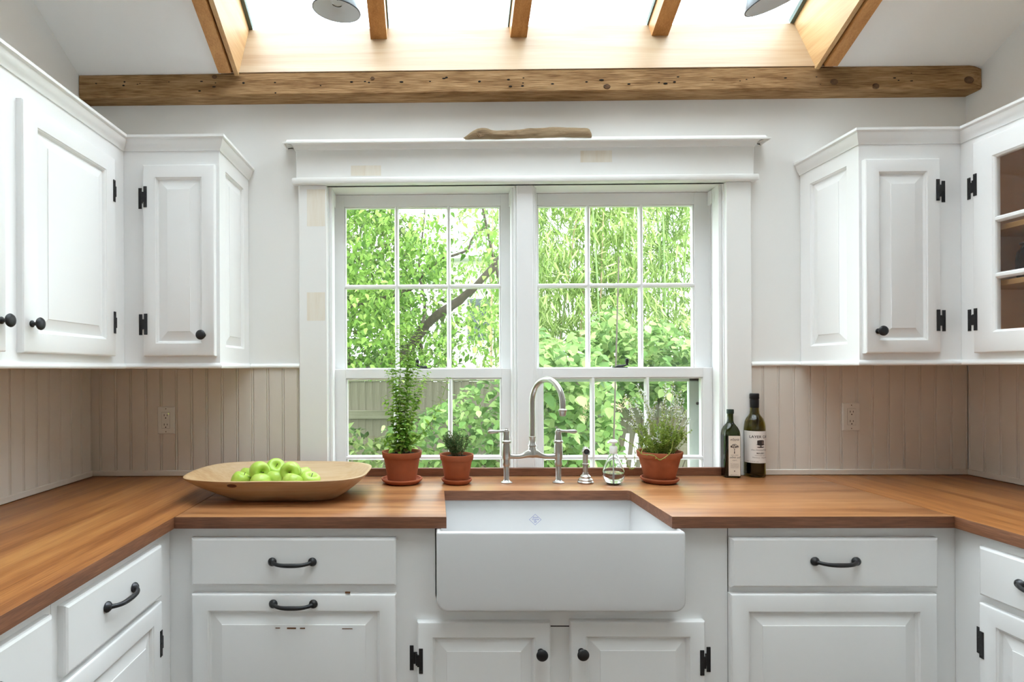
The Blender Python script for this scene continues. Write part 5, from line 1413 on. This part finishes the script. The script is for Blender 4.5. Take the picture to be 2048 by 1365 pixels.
for (tx, ty) in tops:
    e = onY(tx, ty, c.y + r3.uniform(-.07, .05)); b = c + Vector(((e.x - c.x) * .35 + r3.uniform(-.015, .015), r3.uniform(-.03, .03), H - .008))
    thyme_branch(b, e, Vector((r3.uniform(-.012, .012), r3.uniform(-.01, .01), .012)), 4, ty < 850)
for i in range(95):
    a = r3.uniform(0, 6.28); rr2 = math.sqrt(r3.random()); e = c + Vector((rr2 * .105 * math.cos(a), rr2 * .075 * math.sin(a), H + .03 + .11 * r3.random() * (1.1 - .5 * rr2)))
    b = c + Vector((rr2 * .05 * math.cos(a), rr2 * .04 * math.sin(a), H - .008))
    thyme_branch(b, e, Vector((r3.uniform(-.02, .02), r3.uniform(-.02, .02), .01)), 5, r3.random() < .12)
mb = MB()
for pts in paths: mb.tube(pts, .0008, 5)
tag(mb.build('stems', fl_stem, o3, smooth=60), kind='stuff')
leaf_field(o3, items, 'tiny', fl_leaf, 0, rest='leaves'); leaf_field(o3, flowers, 'tiny', petal_m, 0, rest='flowers')
# trailing shoots over the rim
items = []
for pl, dep in (([(1287, 896), (1283, 908), (1297, 910), (1308, 912), (1318, 920), (1324, 919), (1336, 911), (1342, 903), (1344, 895), (1346, 884)], -.092), ([(1268, 893), (1270, 908), (1269, 922), (1271, 930), (1266, 938), (1259, 937), (1254, 931), (1253, 920), (1250, 912)], -.02)):
    pts = [onY(x, y, c.y + dep) for x, y in pl]; s = spline(pts, 40)
    MB().tube(s, .0013, 7).build('trailing_stem', fl_stem, o3, smooth=60)
    for j in range(0, 41, 4):
        for q in range(5): items.append((s[j] + rvec(r3) * .002, basis(rvec(r3), rvec(r3)), r3.uniform(.006, .009)))
leaf_field(o3, items, 'tiny', fl_leaf, 0, rest='trailing_leaves')

# ================================================================== garden
GZ = -.40
grass_m = plain('rough_grass', srgb(91, 118, 59), rough=.95, var=.35, vscale=3, bump=.6, bscale=60)
g = MB().add([(-30, D + WT + .02, GZ), (40, D + WT + .02, GZ), (40, 60, GZ), (-30, 60, GZ)], [(0, 1, 2, 3)])
struct(g.build('ground', grass_m, smooth=0), 'garden ground outside the window')
FY_ = 8.0
fz = lambda py: onY(1000, py, FY_).z
FT = fz(761); FR1, FR0 = fz(820), fz(837)
fence_m = wood('weathered_fence_board', [(.25, srgb(80, 76, 64)), (.45, srgb(107, 102, 86)), (.62, srgb(125, 119, 103)), (.8, srgb(142, 135, 120))], 'Z', 8, 6, .9, .4, .4, spec=.15, stain=(srgb(86, 98, 64), 1.6, .5, .6))
rail_m = wood('weathered_fence_rail', [(.25, srgb(83, 82, 67)), (.5, srgb(114, 111, 92)), (.8, srgb(138, 135, 118))], 'X', 8, 6, .9, .4, .4, spec=.15, stain=(srgb(86, 98, 64), 2, .5, .5))
fence = thing('board_fence', 'weathered grey board fence behind the garden shrubs', 'fence', (1.2, FY_, GZ))
bw_ = .106; x = -2.2; fr_ = random.Random(4); protos = []
for i in range(5):
    h = FT - GZ - .01
    protos.append(MB().box((-bw_ / 2 - .0005, -.010, .05), (bw_ / 2 + .0005, .010, h + fr_.uniform(-.008, .008)), .003))
pm = []
for i in range(int(7.0 / bw_)):
    k_ = fr_.randrange(5)
    if len(pm) <= k_ or True:
        pass
    if not pm: pm = [None] * 5
    if pm[k_] is None: o = protos[k_].build('fence_board', fence_m, fence, local=True, smooth=0); pm[k_] = o
    else: o = like(pm[k_], fence)
    o.location = (x + bw_ * i - 1.2, fr_.uniform(-.006, .006), 0); o.rotation_euler = (0, fr_.uniform(-.0006, .0006), 0)
MB().box((x - .1, FY_ - .055, FR0), (x + 7.1, FY_ - .013, FR1), .004).build('rail', rail_m, fence)
MB().box((x - .1, FY_ - .055, GZ + .2), (x + 7.1, FY_ - .013, GZ + .3), .004).build('rail', rail_m, fence)
MB().box((x - .1, FY_ - .022, FT - .012), (x + 7.1, FY_ + .022, FT + .012), .004).build('cap', rail_m, fence)
for xx in (-1.9, .55, 3.0, 4.6): MB().box((xx - .05, FY_ + .012, GZ), (xx + .05, FY_ + .10, FT - .02)).build('post', rail_m, fence, smooth=0)

# ------------------------------------------------------------------ neighbouring house
HY = 17.0
hw = thing('neighbouring_house', 'pale clapboard house far behind the garden trees', 'house', (0, HY + 2, GZ))
clap = plain('pale_siding', srgb(222, 218, 206), rough=.7, var=.05)
hx0, hx1 = onY(880, 600, HY).x, onY(1120, 600, HY).x
ht = onY(900, 520, HY).z
MB().box((hx0 + .02, HY + .03, GZ), (hx1 - .02, HY + 5, ht)).build('wall', clap, hw, smooth=0)
zz_ = GZ + .1; first = None
while zz_ < ht - .1:
    if first is None: first = MB().add([(hx0, 0, 0), (hx1, 0, 0), (hx1, .03, .19), (hx0, .03, .19), (hx0, .035, 0), (hx1, .035, 0)], [(0, 1, 2, 3), (0, 4, 5, 1)]).build('clapboard', clap, hw, local=True, smooth=0); o = first
    else: o = like(first, hw)
    o.location = (0, HY - .005 - hw.location.y, zz_ - GZ); zz_ += .18
roof_m = plain('pale_grey_shingle', srgb(176, 178, 180), rough=.8, var=.12, vscale=6)
MB().prism([(HY - .5, ht - .05), (HY + 2.5, ht + 1.1), (HY + 5.5, ht - .05)], hx0 - .4, hx1 + .4, 'X').build('roof', roof_m, hw, smooth=0)
wpx = onY(960, 640, HY)
w_ = MB().box((wpx.x - .45, HY - .04, wpx.z - .7), (wpx.x + .45, HY + .02, wpx.z + .7)).build('window', plain('house_window_frame', (.8, .8, .8)), hw, smooth=0)
MB().box((wpx.x - .38, HY - .05, wpx.z - .63), (wpx.x + .38, HY - .04, wpx.z + .63)).build('pane', plain('dark_far_glass', (.08, .09, .1), rough=.05), w_, smooth=0)
# ------------------------------------------------------------------ broad-leaved tree on the left
bark = plain('grey_bark', srgb(71, 64, 52), rough=.95, var=.35, vscale=30, bump=1.0, bscale=70)
tree_leaf = leaf_mat('broad_tree_leaf', [(.22, srgb(57, 90, 29)), (.45, srgb(97, 132, 48)), (.65, srgb(129, 162, 72)), (.85, srgb(174, 194, 115))], .3, .35, 1.6)
tb = onY(630, 900, 6.2); tb.z = GZ
tree = thing('broad_leaved_tree', 'leafy green tree with a leaning grey branch outside the left window', 'tree', tb)
def limb(pxs, r0_, r1__, name='limb', n=24):
    pts = [onY(a, b, y) for a, b, y in pxs]; s = spline(pts, n)
    mb = MB().tube(s, [r0_ + (r1__ - r0_) * i / n for i in range(n + 1)], 10)
    mb.v = [q + Vector(mnoise.noise_vector(q * 9)) * r0_ * .22 for q in mb.v]
    mb.build(name, bark, tree, smooth=60); return s
base_s = [tb, onY(632, 860, 6.2), onY(640, 780, 6.15), onY(655, 722, 6.1)]
s = spline(base_s, 20); MB().tube(s, [.11 - .03 * i / 20 for i in range(21)], 12).build('trunk', bark, tree, smooth=60)
limb([(665, 748, 6.1), (735, 745, 6.0), (792, 726, 5.9), (826, 686, 5.8), (852, 652, 5.7), (884, 624, 5.6), (920, 600, 5.55), (950, 574, 5.5), (985, 535, 5.5), (1010, 500, 5.5)], .062, .028)
limb([(665, 722, 6.1), (672, 660, 6.0), (680, 600, 5.9), (690, 540, 5.9), (680, 440, 5.9), (675, 350, 5.9)], .06, .02)
limb([(680, 625, 5.95), (735, 605, 5.9), (780, 592, 5.8), (820, 578, 5.8), (850, 545, 5.7), (880, 520, 5.7), (905, 512, 5.6)], .035, .012)
limb([(905, 512, 5.6), (935, 500, 5.6), (943, 480, 5.6), (955, 465, 5.6), (978, 452, 5.6)], .014, .006)
limb([(830, 690, 5.8), (850, 620, 6.0), (838, 540, 6.2), (845, 470, 6.3), (850, 420, 6.4)], .02, .008)
limb([(965, 415, 5.9), (975, 460, 5.9), (985, 510, 5.9), (998, 560, 5.9), (1004, 640, 5.9)], .012, .018)
rt = random.Random(33); items = []
LIMB_PX = [(815, 700), (826, 686), (852, 652), (884, 624), (920, 600), (950, 574)]
def near_limb(x, y):
    for (a, b), (c_, d_) in zip(LIMB_PX, LIMB_PX[1:]):
        t = max(0, min(1, ((x - a) * (c_ - a) + (y - b) * (d_ - b)) / ((c_ - a) ** 2 + (d_ - b) ** 2)))
        if math.hypot(x - a - t * (c_ - a), y - b - t * (d_ - b)) < 22: return True
    return False
def tree_density(x, y):
    if y > 752: return 0
    if x < 790: return 1.0 if y > 405 or x < 740 else .8
    if x < 905:
        if y < 425: return .04
        if y < 470: return .35
        if x > 840 and y > 560 and y < 640: return .30
        return .8
    if x < 1012: return .32 if y > 455 else .10
    return 0
n_try = 0
while len(items) < 18000 and n_try < 260000:
    n_try += 1
    P_ = Vector((rt.uniform(-2.3, .95), rt.uniform(4.7, 7.0), rt.uniform(.9, 4.0)))
    x_, y_ = pix(P_)
    if x_ < 640 and rt.random() < .35: continue
    if mnoise.noise(P_ * 1.7) < -.10 and rt.random() < .8: continue
    if rt.random() > tree_density(x_, y_): continue
    if P_.y < 6.0 and near_limb(x_, y_) and rt.random() < .9: continue
    d = Vector((rt.uniform(-1, 1), rt.uniform(-1, .6), rt.uniform(-1.2, .1))); items.append((P_, basis(d, Vector((rt.uniform(-.6, .6), rt.uniform(-.9, .3), 1))), rt.uniform(.045, .08)))
leaf_field(tree, items, 'ovate', tree_leaf, 300, 'leaf', 'crown_leaves')

# ------------------------------------------------------------------ trees further back
back_leaf = leaf_mat('far_tree_leaf', [(.22, srgb(44, 63, 28)), (.5, srgb(77, 96, 43)), (.85, srgb(123, 136, 75))], .3, .4, 1.0)
def far_tree(label, px0, px1, top, Y0, n, seed):
    r = random.Random(seed); b = onY((px0 + px1) / 2, 800, Y0 + 1); b.z = GZ; o = thing('far_tree', label, 'tree', b, 'trees beyond the fence'); it = []; t = 0
    x0_, x1_ = onY(px0, 600, Y0 + 1).x, onY(px1, 600, Y0 + 1).x
    while len(it) < n and t < n * 30:
        t += 1; P_ = Vector((r.uniform(x0_, x1_), r.uniform(Y0, Y0 + 2.2), r.uniform(.4, 5.2))); a_, c_ = pix(P_)
        u = (a_ - (px0 + px1) / 2) / ((px1 - px0) / 2)
        if abs(u) > 1 or c_ < top + 60 * u * u + 40 * mnoise.noise(P_ * 1.1): continue
        if mnoise.noise(P_ * 1.3) < -.4: continue
        it.append((P_, basis(Vector((r.uniform(-1, 1), r.uniform(-1, .5), r.uniform(-1, .2))), Vector((r.uniform(-.6, .6), r.uniform(-.9, .3), 1))), r.uniform(.10, .17)))
    leaf_field(o, it, 'ovate', back_leaf, 0, rest='crown_leaves')
    MB().tube(spline([b, b + Vector((.1, 0, 1.2)), b + Vector((-.1, .1, 2.6))], 12), [.12 - .006 * i for i in range(13)], 10).build('trunk', bark, o, smooth=60)
far_tree('dark green tree beyond the fence, left part of the left window', 560, 830, 402, 9.2, 6500, 71)
far_tree('loose green tree beyond the fence, middle of the left window', 770, 920, 515, 10.2, 1200, 72)

# ------------------------------------------------------------------ shrubs in front of the fence
shrub_leaf = leaf_mat('broad_shrub_leaf', [(.22, srgb(68, 99, 48)), (.45, srgb(107, 141, 75)), (.68, srgb(144, 170, 101)), (.88, srgb(184, 199, 136))], .28, .35, 2.0)
shrub_low = leaf_mat('narrow_shrub_leaf', [(.22, srgb(54, 79, 39)), (.5, srgb(92, 113, 61)), (.85, srgb(143, 157, 99))], .25, .35, 3.0)
def shrub(label, xr, yr, zr, top, n, kind, mat, size, seed, singles, pxr, up=.35):
    r = random.Random(seed); base_ = Vector(((xr[0] + xr[1]) / 2, (yr[0] + yr[1]) / 2, GZ)); o = thing('shrub', label, 'shrub', base_, 'shrubs outside the window')
    it = []; t = 0; hubs = []
    while len(it) < n and t < n * 40:
        t += 1
        P_ = Vector((r.uniform(*xr), r.uniform(*yr), r.uniform(*zr))); x_, y_ = pix(P_)
        if not pxr[0] < x_ < pxr[1]: continue
        lim = top(x_) + 14 * mnoise.noise(P_ * 3)
        if y_ < lim: continue
        if mnoise.noise(P_ * 2.6 + Vector((seed, 0, 0))) < -.22: continue
        d = Vector((r.uniform(-1, 1), r.uniform(-1, .5), r.uniform(-.8, up))); it.append((P_, basis(d, Vector((r.uniform(-.5, .5), r.uniform(-.8, .2), 1))), r.uniform(*size)))
    leaf_field(o, it, kind, mat, singles, 'leaf', 'foliage')
    for i in range(9):
        e = it[r.randrange(len(it))][0]; b = base_ + Vector((r.uniform(-.15, .15), r.uniform(-.15, .15), 0)); MB().tube(spline([b, (b + e) / 2 + Vector((r.uniform(-.1, .1), 0, .1)), e], 10), [.008 - .0006 * j for j in range(11)], 6).build('branch', bark, o, smooth=60)
    return o, it
def lin(tab):
    def f(x):
        if x <= tab[0][0]: return tab[0][1]
        for (a, b), (c_, d_) in zip(tab, tab[1:]):
            if a <= x <= c_: return b + (d_ - b) * (x - a) / (c_ - a)
        return tab[-1][1]
    return f
shrub('low shrub with narrow leaves at the lower left of the left window', (-1.6, -.35), (5.0, 6.2), (GZ, 1.3), lin([(600, 840), (690, 862), (700, 835), (715, 850), (740, 885), (800, 880)]), 1500, 'ovate', shrub_low, (.06, .10), 51, 90, (560, 810), .9)
shrub('leafy pale green shrub against the fence in the left window', (-.5, .95), (5.0, 6.6), (GZ, 1.4), lin([(780, 850), (830, 838), (860, 815), (900, 800), (930, 778), (965, 764), (1000, 760), (1030, 770)]), 2600, 'round', shrub_leaf, (.06, .10), 52, 200, (770, 1045))
sC, itC = shrub('large pale green shrub behind the tap in the right window', (.75, 2.1), (4.9, 6.4), (GZ, 2.0), lin([(1040, 740), (1075, 660), (1110, 690), (1150, 665), (1200, 700), (1222, 760), (1236, 835), (1240, 935)]), 3200, 'round', shrub_leaf, (.07, .12), 53, 240, (1035, 1242))
shrub('tall pale shrub rising above the fence in the right window', (1.9, 4.2), (6.7, 7.7), (.9, 2.6), lin([(1170, 690), (1210, 600), (1250, 640), (1290, 655), (1330, 640), (1380, 690), (1440, 670)]), 2000, 'round', shrub_leaf, (.08, .13), 54, 160, (1150, 1460))
# dried flower heads on the large shrub
rf = random.Random(9); fit = []
for (x_, y_) in ((1172, 815), (1168, 836), (1182, 800), (1240, 812), (1255, 805)):
    cen = onY(x_, y_, 4.95)
    for i in range(60): fit.append((cen + rvec(rf) * rf.uniform(.0, .06), basis(rvec(rf), rvec(rf)), rf.uniform(.012, .02)))
leaf_field(sC, fit, 'tiny', leaf_mat('tan_seed_head', [(.2, srgb(176, 150, 120)), (.8, srgb(214, 192, 164))], .2, .7), 0, rest='flower_heads')

# ------------------------------------------------------------------ bamboo beyond the fence
bam_leaf = leaf_mat('bamboo_leaf', [(.2, srgb(82, 113, 50)), (.45, srgb(131, 157, 80)), (.66, srgb(173, 193, 119)), (.85, srgb(213, 224, 168))], .35, .35, 1.2)
culm_m = plain('green_bamboo_culm', srgb(121, 149, 86), rough=.45, var=.2, vscale=4)
culm_old = plain('tan_bamboo_culm', srgb(186, 160, 130), rough=.5, var=.15, vscale=4)
def bamboo(label, x0, x1, n_c, n_l, seed, singles):
    r = random.Random(seed); b0 = Vector(((x0 + x1) / 2, 9.3, GZ)); o = thing('bamboo_clump', label, 'bamboo', b0, 'bamboo clumps beyond the fence')
    it = []; cul = []
    for i in range(n_c):
        b = Vector((r.uniform(x0, x1), r.uniform(8.4, 10.2), GZ)); h = r.uniform(4.6, 6.6); lean = Vector((r.uniform(-.5, .5), r.uniform(-.7, .1), h))
        pts = [b + Vector((lean.x * t * t, lean.y * t * t, h * t)) for t in [j / 14 for j in range(15)]]
        rr3 = r.uniform(.012, .024)
        mb = MB()
        fine_ = []; rad = []
        for j in range(15):
            fine_.append(pts[j]); rad.append(rr3 * (1 - .5 * j / 14))
        mb.tube(fine_, rad, 8)
        for j in range(1, 14): mb.lathe([(rad[j] * .98, -.012), (rad[j] * 1.22, 0), (rad[j] * .98, .012)], pts[j], 8)
        mb.build('culm', culm_old if i % 7 == 3 else culm_m, o, smooth=50); cul.append(pts)
    for i in range(n_l // 6):
        pts = cul[r.randrange(n_c)]; t = r.uniform(.12, 1.0); j = min(int(t * 14), 13); p0 = pts[j] + (pts[j + 1] - pts[j]) * (t * 14 - j)
        tw = p0 + Vector((r.uniform(-.42, .42), r.uniform(-.45, .35), r.uniform(-.15, .25)))
        for q in range(6):
            d = Vector((r.uniform(-.8, .8), r.uniform(-.7, .5), r.uniform(-1.5, -.1))); it.append((tw + rvec(r) * .05, basis(d, rvec(r) + ZA * .4), r.uniform(.14, .26)))
    leaf_field(o, it, 'bamboo', bam_leaf, singles, 'leaf', 'foliage')
bamboo('bamboo with a tan culm, left part of the right window', .75, 2.35, 22, 12000, 61, 100)
bamboo('dense green bamboo, middle of the right window', 2.35, 3.7, 20, 12000, 62, 100)
bamboo('pale bamboo, right edge of the right window and beyond', 3.7, 5.6, 20, 10000, 63, 100)

# ------------------------------------------------------------------ garden pole
pA, pB = onY(1227, 900, 4.6), onY(1236, 575, 4.6)
dirp = (pB - pA).normalized(); gA = pA + dirp * ((GZ - pA.z) / dirp.z); 
tag(MB().tube([gA, pA, pB, pB + dirp * .25], [.008, .0075, .006, .005], 8).build('garden_pole', plain('grey_brown_pole', srgb(80, 70, 60), rough=.7), smooth=60), 'thin upright grey pole in the garden behind the soap dispenser', 'pole')

# ------------------------------------------------------------------ slatted garden chair
CYc = 6.2; white_ch = plain('white_chair_paint', (.72, .74, .76), rough=.5)
cc = onY(1262, 940, CYc); cc.z = GZ
chair = thing('garden_chair', 'white slatted garden chair outside, behind the soap dispenser', 'chair', cc, rotz=math.radians(-38))
ctop = onY(1250, 878, CYc).z - GZ
for i in range(5):
    u = (i - 2) * .098; ht_ = ctop - .015 * (i - 1) ** 2 * .6
    def S(z): return Vector((u * (1 + .12 * z), .28 + (z - .36) * .42, z))
    A_, B_ = S(.34), S(ht_)
    mb = MB(); w2_ = .023
    vs = []
    for j in range(7):
        t = j / 6; q = A_ + (B_ - A_) * t; ww = w2_ * (1 if t < .9 else .72)
        for dx, dy in ((-ww, -.011), (ww, -.011), (ww, .011), (-ww, .011)): vs.append((q.x + dx, q.y + dy, q.z))
    fs = [(a * 4 + b, a * 4 + (b + 1) % 4, a * 4 + 4 + (b + 1) % 4, a * 4 + 4 + b) for a in range(6) for b in range(4)] + [(0, 1, 2, 3), (24, 25, 26, 27)]
    mb.add(vs, fs).build('back_slat', white_ch, chair, local=True, smooth=30)
for i in range(6):
    y = .26 - .095 * i; z = .33 + .012 * i
    MB().box((-.27, y - .042, z), (.27, y + .042, z + .02), .003).build('seat_slat', white_ch, chair, local=True)
for s in (-1, 1):
    MB().box((s * .33 - .06, -.34, .56), (s * .33 + .06, .40, .582), .006).build('armrest', white_ch, chair, local=True)
    MB().box((s * .31 - .014, -.30, 0), (s * .31 + .014, -.19, .56), .003).build('leg', white_ch, chair, local=True)
    MB().box((s * .31 - .014, .26, 0), (s * .31 + .014, .36, .56), .003).build('leg', white_ch, chair, local=True)
    MB().box((s * .28 - .012, -.30, .24), (s * .28 + .012, .36, .33), .003).build('seat_rail', white_ch, chair, local=True)
MB().box((-.30, .36, .50), (.30, .385, .57), .003).build('back_rail', white_ch, chair, local=True)
